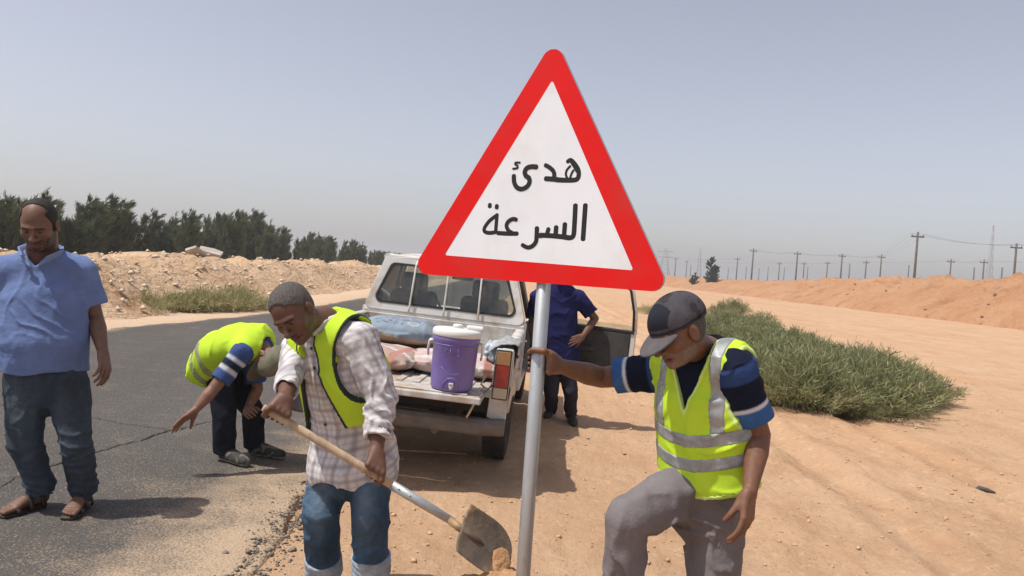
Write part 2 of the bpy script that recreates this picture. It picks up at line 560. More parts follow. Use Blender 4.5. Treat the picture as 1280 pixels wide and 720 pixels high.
def asphalt_mat():
    m = bpy.data.materials.new('asphalt')
    m.use_nodes = True
    nt = m.node_tree; N, L = nt.nodes.new, nt.links.new
    b = nt.nodes['Principled BSDF']
    tc = N('ShaderNodeTexCoord')
    def noise(s, d=8, sc=(1, 1, 1)):
        mp = N('ShaderNodeMapping'); mp.inputs['Scale'].default_value = sc
        L(tc.outputs['Object'], mp.inputs['Vector'])
        n = N('ShaderNodeTexNoise'); n.inputs['Scale'].default_value = s; n.inputs['Detail'].default_value = d; n.inputs['Roughness'].default_value = 0.65
        L(mp.outputs[0], n.inputs['Vector']); return n.outputs['Fac']
    def mr(src, a, c, lo=0.0, hi=1.0):
        r = N('ShaderNodeMapRange'); r.inputs['From Min'].default_value = a; r.inputs['From Max'].default_value = c
        r.inputs['To Min'].default_value = lo; r.inputs['To Max'].default_value = hi
        L(src, r.inputs['Value']); return r.outputs['Result']
    def mix(f, a, c):
        x = N('ShaderNodeMix'); x.data_type = 'RGBA'
        for s, v in ((x.inputs[0], f), (x.inputs[6], a), (x.inputs[7], c)):
            if isinstance(v, tuple): s.default_value = (*v, 1)
            elif isinstance(v, float): s.default_value = v
            else: L(v, s)
        return x.outputs[2]
    base = mix(mr(noise(0.8, 6, (1, 0.3, 1)), 0.3, 0.7), (0.086, 0.078, 0.072), (0.120, 0.108, 0.099))
    vo = N('ShaderNodeTexVoronoi'); vo.inputs['Scale'].default_value = 70; L(tc.outputs['Object'], vo.inputs['Vector'])
    base = mix(mr(vo.outputs['Distance'], 0.1, 0.75, 0.0, 0.6), base, (0.048, 0.044, 0.040))
    sp = N('ShaderNodeTexVoronoi'); sp.inputs['Scale'].default_value = 38; L(tc.outputs['Object'], sp.inputs['Vector'])
    base = mix(mr(sp.outputs['Distance'], 0.26, 0.16, 0.0, 0.55), base, (0.30, 0.25, 0.19))
    # sand blown over the road from the near shoulder: worn dust, denser towards the broken edge
    sx = N('ShaderNodeAttribute'); sx.attribute_name = 'dust'
    ad = N('ShaderNodeMath'); ad.operation = 'ADD'
    L(mr(noise(3.0, 10), 0.3, 0.7, -0.28, 0.28), ad.inputs[0]); L(sx.outputs['Fac'], ad.inputs[1])
    gr = N('ShaderNodeMath'); gr.operation = 'ADD'
    L(mr(noise(85, 4), 0.3, 0.7, -0.38, 0.38), gr.inputs[0]); L(ad.outputs[0], gr.inputs[1])
    base = mix(mr(gr.outputs[0], 0.2, 0.95, 0.0, 0.85), base, (0.47, 0.345, 0.23))
    L(base, b.inputs['Base Color'])
    b.inputs['Roughness'].default_value = 0.9
    b.inputs['Specular IOR Level'].default_value = 0.25
    bp = N('ShaderNodeBump'); bp.inputs['Strength'].default_value = 0.8; bp.inputs['Distance'].default_value = 0.006
    L(vo.outputs['Distance'], bp.inputs['Height']); L(bp.outputs[0], b.inputs['Normal'])
    return m
m_asphalt = asphalt_mat()
m_tar = mat('crack', (0.03, 0.026, 0.022), (0.06, 0.05, 0.04), scale=30, rough=0.9, bump=0.5)

def spaced(a, b, step, grow, end):
    v = list(np.arange(a, b + 1e-6, step)); s = step
    while v[-1] < end:
        s *= grow; v.append(v[-1] + s)
    return v
def make_ground():
    xr = spaced(-1.9, 4.0, 0.042, 1.08, 2600)
    xl = [-(t) for t in spaced(1.9, 1.95, 0.05, 1.085, 2600)]
    xs = np.array(sorted(set([round(t, 4) for t in xl] + [round(t, 4) for t in xr])))
    ys = np.array([-t for t in reversed(spaced(0.6, 0.7, 0.25, 1.3, 1200))] + spaced(-0.5, 1.5, 0.12, 1.0001, 1.6) + spaced(1.7, 9.0, 0.042, 1.045, 2800))
    X, Y = np.meshgrid(xs, ys)
    Z = ground_z(X, Y)
    nx, ny = len(xs), len(ys)
    V = np.stack([X.ravel(), Y.ravel(), Z.ravel()], 1)
    i = (np.arange(ny - 1)[:, None] * nx + np.arange(nx - 1)[None]).ravel()
    Q = np.stack([i, i + 1, i + 1 + nx, i + nx], 1)
    tag(link('ground', fast_mesh('ground', V, Q, m_sand)), kind='structure')
make_ground()

def make_road():
    ys = np.array([-t for t in reversed(spaced(3, 3.5, 0.5, 1.2, 300))] + list(np.arange(-2.6, 14, 0.05)) + spaced(14.1, 14.2, 0.12, 1.04, 900))
    jag = lambda y, s: 0.10 * fbm(np.stack([y * 1.3, y * 0 + s, y * 0], 1), 5, s, 0.62)
    fade = 1 - 0.7 * sstep(20, 60, ys)
    xa = road_far(ys) + jag(ys, 31) * fade
    xb = road_near(ys) + jag(ys, 57) * fade
    us = np.concatenate([[0, 0.002, 0.01], np.linspace(0.03, 0.8, 26), np.linspace(0.815, 0.985, 24), [0.992, 0.997, 1.0]])
    X = xa[:, None] + (xb - xa)[:, None] * us[None]
    Y = np.repeat(ys[:, None], len(us), 1)
    e = np.minimum(X - xa[:, None], xb[:, None] - X)
    q = np.stack([X.ravel(), Y.ravel(), X.ravel() * 0], 1)
    Z = 0.048 + 0.02 * np.sin(us * math.pi)[None] - 0.008 + 0.004 * vnoise(q * 2.0, 4).reshape(X.shape) \
        - (0.022 + 0.012 * vnoise(q * 6, 6).reshape(X.shape)) * (1 - sstep(0.0, 0.25, e)) + 0.006 * (1 - sstep(0.05, 0.3, e)) * vnoise(q * 24, 8).reshape(X.shape)
    Z[:, 0] = -0.12; Z[:, -1] = -0.12
    nx = len(us)
    V = np.stack([X.ravel(), Y.ravel(), Z.ravel()], 1)
    i = (np.arange(len(ys) - 1)[:, None] * nx + np.arange(nx - 1)[None]).ravel()
    me = fast_mesh('road', V, np.stack([i, i + 1, i + 1 + nx, i + nx], 1), m_asphalt)
    dn = xb[:, None] - X
    dust = 0.92 * (1 - sstep(0.0, 1.15, dn)) * (1 - 0.45 * sstep(4.6, 6.5, Y)) + 0.5 * (1 - sstep(0, 0.5, X - xa[:, None])) + 0.16 * (1 - sstep(2.5, 5.0, Y))
    a = me.attributes.new('dust', 'FLOAT', 'POINT')
    a.data.foreach_set('value', dust.ravel().astype(np.float32))
    return tag(link('road', me), kind='structure')
road = make_road()
def road_z(x, y):
    xa, xb = float(road_far(y)), float(road_near(y))
    u = (x - xa) / (xb - xa)
    return 0.040 + 0.02 * math.sin(max(0, min(1, u)) * math.pi)

def ribbon(name, pts, w, z, m, parent=None, seed=1):
    rnd = random.Random(seed); mb = MB(); V = []
    for i, (x, y) in enumerate(pts):
        a = Vector(pts[max(i - 1, 0)]); b = Vector(pts[min(i + 1, len(pts) - 1)])
        t = (b - a).normalized(); nn = Vector((-t.y, t.x)) * w * rnd.uniform(0.35, 1.3) * (0.3 if i in (0, len(pts) - 1) else 1)
        V += [(x + nn.x, y + nn.y, z(x, y) + 0.004), (x - nn.x, y - nn.y, z(x, y) + 0.004)]
    mb.add(V, [(2 * i, 2 * i + 1, 2 * i + 3, 2 * i + 2) for i in range(len(pts) - 1)])
    return mb.build(name, m, parent)
def crack(p0, p1, w, seed, n=42):
    rnd = random.Random(seed); a, b = G(*p0, 0.055), G(*p1, 0.055)
    t = (b - a); nn = Vector((-t.y, t.x, 0)).normalized(); o = 0; pts = []
    for i in range(n + 1):
        o = o * 0.85 + rnd.uniform(-1, 1) * 0.022
        p = a + t * (i / n) + nn * o
        pts.append((p.x, p.y))
    ribbon('crack', pts, w, lambda x, y: road_z(x, y) + 0.004, m_tar, road, seed)
crack((58, 584), (236, 534), 0.011, 3)
crack((0, 506), (215, 540), 0.005, 4)
crack((236, 534), (420, 500), 0.006, 5)
crack((-80, 640), (45, 588), 0.006, 8)

# ------------------------------------------------------------------ banks of spoil either side
def bank(name, x0f, width, y0, y1, hf, m, seed, rough, step=0.35, lump=0.45, fine=0.14):
    ys = np.array(spaced(y0, y0 + 40, step, 1.02, y1)); us = np.linspace(0, 1, 46)
    Y = np.repeat(ys[:, None], len(us), 1)
    X = x0f(ys)[:, None] + width * us[None]
    q = np.stack([X.ravel(), Y.ravel(), X.ravel() * 0], 1)
    H = hf(ys)[:, None] * np.clip(np.sin(np.clip(us * 1.25, 0, 1) * math.pi / 2) ** 0.9 * (1 - sstep(0.75, 1.0, us)), 0, 1)[None]
    n1 = fbm(q * lump, 5, seed, 0.55).reshape(X.shape)
    n2 = np.abs(fbm(q * (lump * 3.1), 3, seed + 9, 0.6).reshape(X.shape))
    Z = -0.14 + H * (1 + rough * n1) + fine * (H / (H.max() + 1e-6)) * n2
    Z = np.where(us[None] < 0.001, -0.3, Z); Z = np.where(us[None] > 0.999, -0.3, Z)
    nx = len(us); V = np.stack([X.ravel(), Y.ravel(), Z.ravel()], 1)
    i = (np.arange(len(ys) - 1)[:, None] * nx + np.arange(nx - 1)[None]).ravel()
    o = tag(link(name, fast_mesh(name, V, np.stack([i, i + 1, i + 1 + nx, i + nx], 1), m)), kind='structure')
    def zat(x, y):
        j = int(np.argmin(np.abs(ys - y))); k = int(np.argmin(np.abs(X[j] - x)))
        return float(Z[j, k])
    return o, zat
bank_l, zl = bank('spoil_bank', lambda y: -19.3 + 0.02 * y + 0.0 * y, 11.5, 6, 260,
                  lambda y: 0.16 + 1.02 * sstep(0, 14, y) * (1 - 0.25 * sstep(25, 70, y)), m_bank_l, 41, 0.22, 0.25, 0.55)
bank_r, zr = bank('soil_bank', lambda y: 31.0 - 0.03 * (y - 46) * (y > 46), 12, 14, 420,
                  lambda y: 3.6 * (1 - 0.45 * sstep(45, 130, y)), m_bank, 71, 0.10, 0.35, 0.5, 0.38)

def rock_mesh(name, m, seed, sub=2, flat=0.7):
    bm = bmesh.new(); bmesh.ops.create_icosphere(bm, subdivisions=sub, radius=1)
    P = np.array([v.co[:] for v in bm.verts])
    n = fbm(P * 1.1 + seed * 3.7, 3, seed, 0.6)
    for v, k in zip(bm.verts, n): v.co = v.co * (0.85 + 0.32 * float(k))
    for v in bm.verts: v.co.z *= flat
    me = bpy.data.meshes.new(name); bm.to_mesh(me); bm.free(); me.materials.append(m); return me
rocks = [rock_mesh('rock', m_stone, s, 2) for s in range(5)]
clods = [rock_mesh('clod', m_bank, s + 20, 2) for s in range(4)]
rnd = random.Random(5)
for i in range(150):
    y = 9 + 44 * rnd.random() ** 1.3; x = -19.3 + 0.02 * y + rnd.uniform(3.0, 10.9); s = rnd.choice((0.05, 0.06, 0.08, 0.10, 0.13))
    o = link('rock', rnd.choice(rocks), bank_l); o.location = (x, y, zl(x, y) + s * 0.2); o.scale = (s * rnd.uniform(.7, 1.5), s * rnd.uniform(.7, 1.3), s * rnd.uniform(.6, 1)); o.rotation_euler = (rnd.uniform(-.4, .4), rnd.uniform(-.4, .4), rnd.uniform(0, 6))
for i in range(70):
    y = rnd.uniform(20, 90); x = 31.0 - 0.03 * (y - 46) * (y > 46) + rnd.uniform(0.2, 9); s = rnd.choice((0.06, 0.08, 0.1, 0.13, 0.18))
    o = link('clod', rnd.choice(clods), bank_r); o.location = (x, y, zr(x, y) + s * 0.2); o.scale = (s * rnd.uniform(.7, 1.5), s * rnd.uniform(.7, 1.3), s * rnd.uniform(.6, 1)); o.rotation_euler = (rnd.uniform(-.4, .4), rnd.uniform(-.4, .4), rnd.uniform(0, 6))

def scatter(name, pts, m, seed, label, cat):       # pts: (x, y, z, size) - loose grit nobody could count
    rnd = random.Random(seed); V, Q = [], []
    cube = np.array([[0, 0, 1], [1, 0, 0], [0, 1, 0], [-1, 0, 0], [0, -1, 0], [0, 0, -0.6]], dtype=float)
    tri = np.array([[0, 1, 2], [0, 2, 3], [0, 3, 4], [0, 4, 1], [5, 2, 1], [5, 3, 2], [5, 4, 3], [5, 1, 4]])
    rng = np.random.default_rng(seed); n = len(pts); pts = np.array(pts)
    B = cube[None] * rng.uniform(0.6, 1.3, (n, 6, 3)) * np.stack([pts[:, 3], pts[:, 3], pts[:, 3] * 0.65], 1)[:, None]
    a = rng.uniform(0, 6.28, n); c, s = np.cos(a)[:, None], np.sin(a)[:, None]
    X = B[..., 0] * c - B[..., 1] * s; Y = B[..., 0] * s + B[..., 1] * c
    V = np.stack([X + pts[:, 0:1], Y + pts[:, 1:2], B[..., 2] + pts[:, 2:3]], 2).reshape(-1, 3)
    Q = (tri[None] + (np.arange(n) * 6)[:, None, None]).reshape(-1, 3)
    return tag(link(name, fast_mesh(name, V, Q, m, False, 3)), label, cat, kind='stuff')
rng = np.random.default_rng(11)
def grit():
    # broken asphalt edge
    n = 8000; y = 0.6 + 15 * rng.random(n) ** 1.4; x = road_near(y) + rng.normal(0.0, 0.085, n); s = rng.choice([0.005, 0.007, 0.010, 0.015, 0.024], n, p=[.34, .3, .2, .12, .04])
    zr_ = np.array([road_z(a, b) - 0.012 for a, b in zip(x, y)]); zg = ground_z(x, y)
    z = np.where(x < road_near(y) - 0.03, zr_, np.maximum(zg, -0.1)) + s * 0.25
    scatter('edge_gravel', np.stack([x, y, z, s], 1), m_gravel, 3, 'loose dark gravel crumbling off the broken road edge', 'gravel')
    n = 7000; y = 2.0 + 14 * rng.random(n) ** 1.4; x = -1.0 + rng.random(n) * (1.5 + y * 0.75); s = rng.choice([0.004, 0.006, 0.009, 0.014, 0.022], n, p=[.36, .32, .2, .09, .03])
    z = ground_z(x, y) + s * 0.2
    scatter('sand_clods', np.stack([x, y, z, s], 1), m_clod, 4, 'small crumbs of dry soil strewn over the sand', 'soil')
    n = 900; y = 2.4 + 6 * rng.random(n) ** 1.2; x = road_near(y) - 1.7 * rng.random(n) ** 1.7; s = rng.choice([0.004, 0.006, 0.009], n)
    z = np.array([road_z(a, b) for a, b in zip(x, y)]) - 0.003 + s * 0.1
    scatter('road_grit', np.stack([x, y, z, s], 1), m_gravel, 6, 'fine pale grit scattered over the dusty asphalt', 'grit')
    n = 5000; y = 8 + 60 * rng.random(n) ** 1.6; x = -19.3 + 0.02 * y + 11.0 * rng.random(n); s = rng.choice([0.03, 0.05, 0.08, 0.11], n, p=[.4, .3, .2, .1])
    z = np.array([zl(a, b) for a, b in zip(x, y)]) + s * 0.2
    scatter('rubble', np.stack([x, y, z, s], 1), m_stone, 8, 'pale rubble littering the spoil bank below the trees', 'rubble')
grit()
# broken concrete slabs lying on the far bank
m_conc = mat('old_concrete', (0.36, 0.31, 0.26), (0.48, 0.43, 0.37), scale=3, rough=0.9, bump=0.4, bscale=30)
for (px, py, Y, w, d, rx, ry, rz, lab) in ((262, 343, 26, 0.8, 0.5, 0.35, 0.2, 0.4, 'pale tilted concrete slab fragment half buried in the spoil bank'),
                                          (243, 348, 25, 0.7, 0.5, -0.3, 0.5, 1.2, 'smaller grey concrete fragment beside the tilted slab on the bank')):
    p = J(px, py, Y); mb = MB().prism([(-w / 2, -d / 2, -0.05), (w * .4, -d * .55, -0.05), (w / 2, d * .3, -0.05), (w * .1, d / 2, -0.05), (-w * .45, d * .35, -0.05)], (0, 0, 0.1))
    o = mb.build('concrete_slab', m_conc, None, 0.012); o.location = (p.x, p.y, zl(p.x, p.y) + 0.1); o.rotation_euler = (rx, ry, rz); tag(o, lab, 'concrete slab')

# ------------------------------------------------------------------ casuarina trees behind the bank
m_bark = mat('bark', (0.10, 0.075, 0.055), (0.15, 0.115, 0.085), scale=10, rough=0.9, bump=0.5)
m_need = mat('casuarina_needles', (0.062, 0.076, 0.036), (0.130, 0.145, 0.070), scale=1.6, rough=0.75, transl=0.22, spec=0.2)
m_dark = mat('far_leaves', (0.028, 0.045, 0.026), (0.05, 0.075, 0.04), scale=2, rough=0.8, transl=0.2, spec=0.2)
def blades(P, Dv, Lh, W, rng):
    """thin four-sided leaves: base points P, directions Dv, lengths Lh, widths W"""
    n = len(P); t = Dv / (np.linalg.norm(Dv, axis=1, keepdims=True) + 1e-9)
    r = rng.normal(size=(n, 3)); s = np.cross(t, r); s /= (np.linalg.norm(s, axis=1, keepdims=True) + 1e-9)
    L_ = Lh[:, None]; W_ = W[:, None]
    V = np.stack([P - s * W_ * 0.35, P + s * W_ * 0.35, P + t * L_ * 0.6 + s * W_ * 0.5, P + t * L_, P + t * L_ * 0.6 - s * W_ * 0.5], 1).reshape(-1, 3)
    return V, (np.arange(n)[:, None] * 5 + np.arange(5)[None])
def tree_proto(seed, H, nb, per, lean, blade, m_leaf, spread=0.26, top=1.0, leaders=4):
    rng = np.random.default_rng(seed); rnd = random.Random(seed)
    tk = MB(); PP, DD = [], []
    for l in range(leaders):
        hl = H * (1.0 if l == 0 else rnd.uniform(0.55, 0.96))
        a0 = rnd.uniform(0, 6.28); out = 0 if l == 0 else rnd.uniform(0.10, 0.24) * H
        sway = np.array([lean * hl * rnd.uniform(0.24, 0.42) + out * math.cos(a0), out * math.sin(a0), 0]); ph = rnd.uniform(0, 6)
        stem = lambda t, hl=hl, sway=sway, ph=ph: np.array([0, 0, hl * 0.94 * t]) + sway * t ** 1.35 + 0.05 * np.array([math.sin(t * 7 + ph), math.cos(t * 5 + ph), 0]) * t
        ts = [i / 8 for i in range(9)]
        tk.tube([stem(t) for t in ts], [(0.075 if l == 0 else 0.045) * H / 4 * (1 - t * 0.88) for t in ts], 6)
        for b in range(nb // leaders):
            t = 0.07 + 0.93 * rnd.random() ** 0.9
            a = rnd.uniform(0, 2 * math.pi)
            Lb = H * spread * (1.10 - 0.80 * t) * rnd.uniform(0.4, 1.35)
            d = np.array([math.cos(a) + lean * 1.0, math.sin(a), rnd.uniform(0.35, 1.15)]); d /= np.linalg.norm(d)
            p0 = stem(t); k = rng.random(per) ** 0.75
            pts = p0 + (d * Lb)[None] * k[:, None] + np.array([0, 0, 0.10 * H])[None] * (k ** 2)[:, None] * rnd.uniform(0.2, 0.9) * top + rng.normal(0, 0.028 * H * spread * 1.6 * (1.25 - 0.7 * t), (per, 3))
            PP.append(pts); DD.append(d[None] * 0.8 + np.array([lean * 0.9, 0, 0.6])[None] + rng.normal(0, 0.36, (per, 3)))
        # feathery tip
        k = rng.random(per * 2); PP.append(np.array([stem(0.82 + 0.2 * q) for q in k]) + rng.normal(0, 0.03, (per * 2, 3))); DD.append(np.array([lean * 1.0, 0, 0.9])[None] + rng.normal(0, 0.3, (per * 2, 3)))
    P = np.concatenate(PP); D = np.concatenate(DD); n = len(P)
    V, Q = blades(P, D, blade[0] * rng.uniform(0.6, 1.4, n), blade[1] * rng.uniform(0.6, 1.4, n), rng)
    root = empty('casuarina_tree', (0, 0, 0))
    tk.build('trunk', m_bark, root)
    link('crown', fast_mesh('crown', V, Q, m_leaf, False, 5), root)
    return root
protos = [tree_proto(100 + i, 4.6, 130 + 8 * i, 34, 0.72, (0.36, 0.038), m_need, 0.30, 1.0, 3 + i % 3) for i in range(6)]
used = [False] * 6
TREES = []     # (pixel x, pixel y of the top, distance)
rnd = random.Random(77)
skyline = [(-60, 232), (0, 240), (22, 246), (60, 250), (95, 243), (130, 250), (150, 272), (172, 261), (200, 268), (226, 268), (262, 266), (284, 262), (310, 275), (340, 290), (380, 303), (420, 302), (455, 322), (500, 328), (560, 333), (620, 338)]
def sky_y(px):
    for (a, ya), (b, yb) in zip(skyline, skyline[1:]):
        if a <= px <= b: return ya + (yb - ya) * (px - a) / (b - a)
    return 338
for i in range(120):
    y = 31 + 190 * (i / 119) ** 1.55 + rnd.uniform(-0.9, 0.9)
    x = -23.6 + 0.02 * y + rnd.uniform(-2.4, 1.8)
    TREES.append((x, y))
for i in range(64):       # lower growth closing the row
    px = -20 + 505 * i / 63 + rnd.uniform(-3, 3); y = min(190, -23.2 * FPX / (px - 640))
    TREES.append(((px - 640) / FPX * y, y))
for i, (x, y) in enumerate(TREES):
    u = x / y; px = 640 + FPX * u * 1.0
    # picture column of this spot, to take the height of the skyline there
    hz = 348 + 0.07 * (px - 850); top = sky_y(px - 6) + abs(rnd.gauss(0, 7)) - 3
    H = 1.6 + (hz - top) / FPX * y + rnd.uniform(-0.2, 0.25) + 0.9 * float(sstep(60, 100, y))
    H = max(2.6, min(6.0, H)) * (1.0 if i < 120 else rnd.uniform(0.55, 0.8))
    k = rnd.randrange(6)
    o = protos[k] if not used[k] else copy_tree(protos[k])
    used[k] = True
    o.location = (x, y, -0.12); s = H / 4.75
    o.scale = (s * rnd.uniform(0.9, 1.15), s * rnd.uniform(0.9, 1.15), s); o.rotation_euler = (0, 0, rnd.uniform(-0.5, 0.5))
    tag(o, 'wind-swept dark green casuarina tree in the row behind the spoil bank', 'tree', 'casuarina trees behind the spoil bank')
# lone tree among the power poles
lt = tree_proto(301, 5.0, 80, 60, 0.0, (0.3, 0.09), m_dark, 0.30, 0.3)
lt.name = 'lone_tree'; lt.location = (*J(889, 340, 128).xy, -0.1); lt.scale = (1.0, 1.0, 1.12)
tag(lt, 'lone dark bushy tree standing among the power poles', 'tree')
lt2 = tree_proto(302, 2.6, 40, 40, 0.1, (0.26, 0.09), m_dark, 0.45, 0.2)
lt2.name = 'small_tree'; lt2.location = (*J(868, 350, 130).xy, -0.1)
tag(lt2, 'small low tree beside the lone dark tree among the poles', 'tree')

# ------------------------------------------------------------------ shrubs
m_shrub = mat('shrub_leaves', (0.17, 0.19, 0.085), (0.30, 0.30, 0.15), scale=2.5, rough=0.75, transl=0.25, spec=0.2, c3=(0.40, 0.33, 0.19), scale3=4, t3=(0.56, 0.7))
m_dry = mat('dry_grass', (0.42, 0.37, 0.19), (0.33, 0.33, 0.16), scale=3, rough=0.85, transl=0.25, spec=0.2, c3=(0.42, 0.33, 0.18), scale3=6)
m_twig = mat('twig', (0.23, 0.17, 0.11), (0.33, 0.25, 0.17), scale=10, rough=0.9)
def shrub_proto(name, seed, R, H, stems, leaves, blade, m_leaf):
    rng = np.random.default_rng(seed); rnd = random.Random(seed); tw = MB(); PP, DD = [], []
    for s in range(stems):
        a = rnd.uniform(0, 6.283); e = rnd.uniform(0.0, 1.0) ** 0.7
        d = np.array([math.cos(a) * e * R, math.sin(a) * e * R, H * (1.02 - 0.55 * e * e) * rnd.uniform(0.62, 1.12)])
        b = np.array([math.cos(a) * e * R * 0.35, math.sin(a) * e * R * 0.35, 0]) + np.array([rnd.uniform(-.1, .1), rnd.uniform(-.1, .1), 0])
        mid = b + (d - b) * 0.5 + np.array([0, 0, 0.08])
        if s % 3 == 0: tw.tube([b, mid, d], [0.006, 0.004, 0.002], 3, caps=False)
        k = 0.1 + 0.93 * rng.random(leaves) ** 0.8
        pts = b[None] * ((1 - k) ** 2)[:, None] + mid[None] * (2 * k * (1 - k))[:, None] + d[None] * (k ** 2)[:, None] + rng.normal(0, 0.035, (leaves, 3))
        PP.append(pts); DD.append((d - b)[None] / np.linalg.norm(d - b) * 0.8 + np.array([0, 0, 0.25])[None] + rng.normal(0, 0.5, (leaves, 3)))
    P = np.concatenate(PP); D = np.concatenate(DD); P[:, 2] = np.maximum(P[:, 2], 0.01); n = len(P)
    V, Q = blades(P, D, blade[0] * rng.uniform(0.5, 1.5, n), blade[1] * rng.uniform(0.6, 1.4, n), rng)
    root = empty(name, (0, 0, 0))
    tw.build('stem', m_twig, root)
    link('foliage', fast_mesh('foliage', V, Q, m_leaf, False, 5), root)
    return root
sp = [shrub_proto('desert_shrub', 400 + i, 0.75, 0.72, 130, 34, (0.11, 0.010), m_shrub) for i in range(4)]
su = [False] * 4
spots = []
rnd = random.Random(21)
# outline of the belt on the ground, walked round as it lies in the picture
belt = [(872, 398), (905, 392), (945, 400), (972, 428), (1030, 456), (1085, 474), (1140, 492), (1178, 510), (1158, 524), (1090, 527), (1020, 520), (950, 506), (890, 470), (860, 425)]
def inside(px, py):
    c = False
    for (x0, y0), (x1, y1) in zip(belt, belt[1:] + belt[:1]):
        if (y0 > py) != (y1 > py) and px < (x1 - x0) * (py - y0) / (y1 - y0) + x0: c = not c
    return c
while len(spots) < 92:
    px, py = rnd.uniform(850, 1185), rnd.uniform(385, 532)
    if not inside(px, py): continue
    g = G(px, py, SAND)
    if any(math.hypot(g.x - a, g.y - b) < 0.30 + 0.012 * g.y for a, b, _ in spots) and rnd.random() < 0.9: continue
    spots.append((g.x, g.y + 0.2, rnd.choice((0.5, 0.65, 0.8, 0.9, 1.0, 1.12))))
for i, (x, y, s) in enumerate(spots):
    k = i % 4; o = sp[k] if not su[k] else copy_tree(sp[k]); su[k] = True
    o.location = (x, y, gz(x, y) - 0.03); o.scale = (s * rnd.uniform(.9, 1.25), s * rnd.uniform(.9, 1.25), s * rnd.uniform(.75, 1.05)); o.rotation_euler = (0, 0, rnd.uniform(0, 6.28))
    tag(o, 'low green desert shrub in the belt of scrub beside the sandy track', 'shrub', 'desert shrubs beside the sandy track')
dp = [shrub_proto('dry_tussock', 500 + i, 0.75, 0.42, 48, 26, (0.14, 0.012), m_dry) for i in range(2)]
du = [False, False]
for i in range(17):
    px = 205 + 125 * i / 16 + rnd.uniform(-4, 4); g = G(px, 391 - 3 * rnd.random(), -0.03)
    k = i % 2; o = dp[k] if not du[k] else copy_tree(dp[k]); du[k] = True
    x, y = g.x - 0.3, g.y + rnd.uniform(-0.4, 0.7)
    x = min(x, float(road_far(y)) - 0.75)
    s = rnd.uniform(0.75, 1.15)
    o.location = (x, y, max(gz(x, y), -0.1) - 0.03); o.scale = (s, s, s * rnd.uniform(0.8, 1.25)); o.rotation_euler = (0, 0, rnd.uniform(0, 6))
    tag(o, 'yellow green tussock growing along the far edge of the road', 'tussock', 'tussocks along the far road edge')
o = copy_tree(dp[0]); g = J(818, 372, 34); o.location = (g.x, g.y, gz(g.x, g.y) - 0.02); o.scale = (1.4, 1.4, 0.9); tag(o, 'olive tussock on the sand beyond the open truck door', 'tussock')

# ------------------------------------------------------------------ power poles and wires
m_wood = mat('pole_wood', (0.085, 0.07, 0.06), (0.13, 0.11, 0.095), scale=5, rough=0.9)
m_steel = mat('far_steel', (0.30, 0.30, 0.31), rough=0.6)
m_wire = mat('wire', (0.12, 0.12, 0.13), rough=0.6)
PO = [(120, 165), (157, 175), (170, 190), (295, 200), (326, 165), (355, 195), (379, 135), (398, 200), (428, 195), (466, 180), (482, 198), (526, 145), (548, 180), (560, 195), (626, 178), (675, 152), (700, 185), (755, 175), (806, 155), (897, 190), (927, 80), (1038, 170), (1115, 198), (1148, 172), (1208, 198), (1256, 118)]
tops = {}
for i, (zx, zy) in enumerate(PO):
    px, py = 800 + zx / 2.667, 260 + zy / 2.667
    hz = 348 + 0.07 * (px - 850)
    Hh = 9.0
    D = min(330, (Hh - 1.6) * FPX / max(hz - py, 8))
    t = J(px, py, D); r = 0.17 if D < 150 else 0.2
    e = empty('power_pole', (t.x, t.y, -0.3))
    MB().tube([(0, 0, 0), (0, 0, t.z + 0.3)], [r, r * 0.72], 8).build('pole', m_wood, e)
    zt = t.z + 0.3
    if zy < 185:
        MB().box((0, 0, zt - 0.55), (1.5, 0.14, 0.16)).build('crossarm', m_wood, e)
        for sx in (-0.65, 0, 0.65): MB().tube([(sx, 0, zt - 0.48), (sx, 0, zt - 0.16)], [0.06, 0.045], 6).build('insulator', m_steel, e)
    own = {20: 'tallest dark power pole standing right behind the soil bank crest', 25: 'tall dark power pole next to the tall faint lattice mast', 6: 'dark power pole standing just beyond the lone dark tree', 18: 'dark leaning power pole where the soil bank starts to rise'}.get(i)
    tag(e, own or 'dark wooden power pole with crossarm in the line beyond the soil bank' if zy < 185 else 'slim far power pole without visible crossarm beyond the soil bank', 'power pole', 'power poles with crossarms' if zy < 185 else 'slim far power poles')
    tops[i] = (t, D)
seq = [25, 20, 18, 15, 11, 6, 4, 0]
seq2 = [23, 21, 17, 9, 1]
wn = 0
def wire(a, b, lab):
    pts = []
    for k in range(13):
        f = k / 12; p = a.lerp(b, f); p.z -= 0.45 * 4 * f * (1 - f); pts.append(p)
    o = MB().tube(pts, 0.009, 4, caps=False).build('power_wire', m_wire)
    tag(o, lab, 'wire', 'wires strung between the power poles')
ext = (J(1420, 285, 78), 78)
chain = [ext] + [tops[i] for i in seq]
for (ta, da), (tb, db) in zip(chain, chain[1:]):
    for sx in (-0.8, 0, 0.8):
        wire(ta + Vector((sx, 0, -0.18)), tb + Vector((sx, 0, -0.18)), 'thin dark wire sagging between two power poles')
chain = [(J(1400, 322, 120), 0)] + [tops[i] for i in seq2]
for (ta, da), (tb, db) in zip(chain, chain[1:]):
    for sx in (-0.8, 0.8):
        wire(ta + Vector((sx, 0, -0.18)), tb + Vector((sx, 0, -0.18)), 'thin dark wire sagging between two power poles')
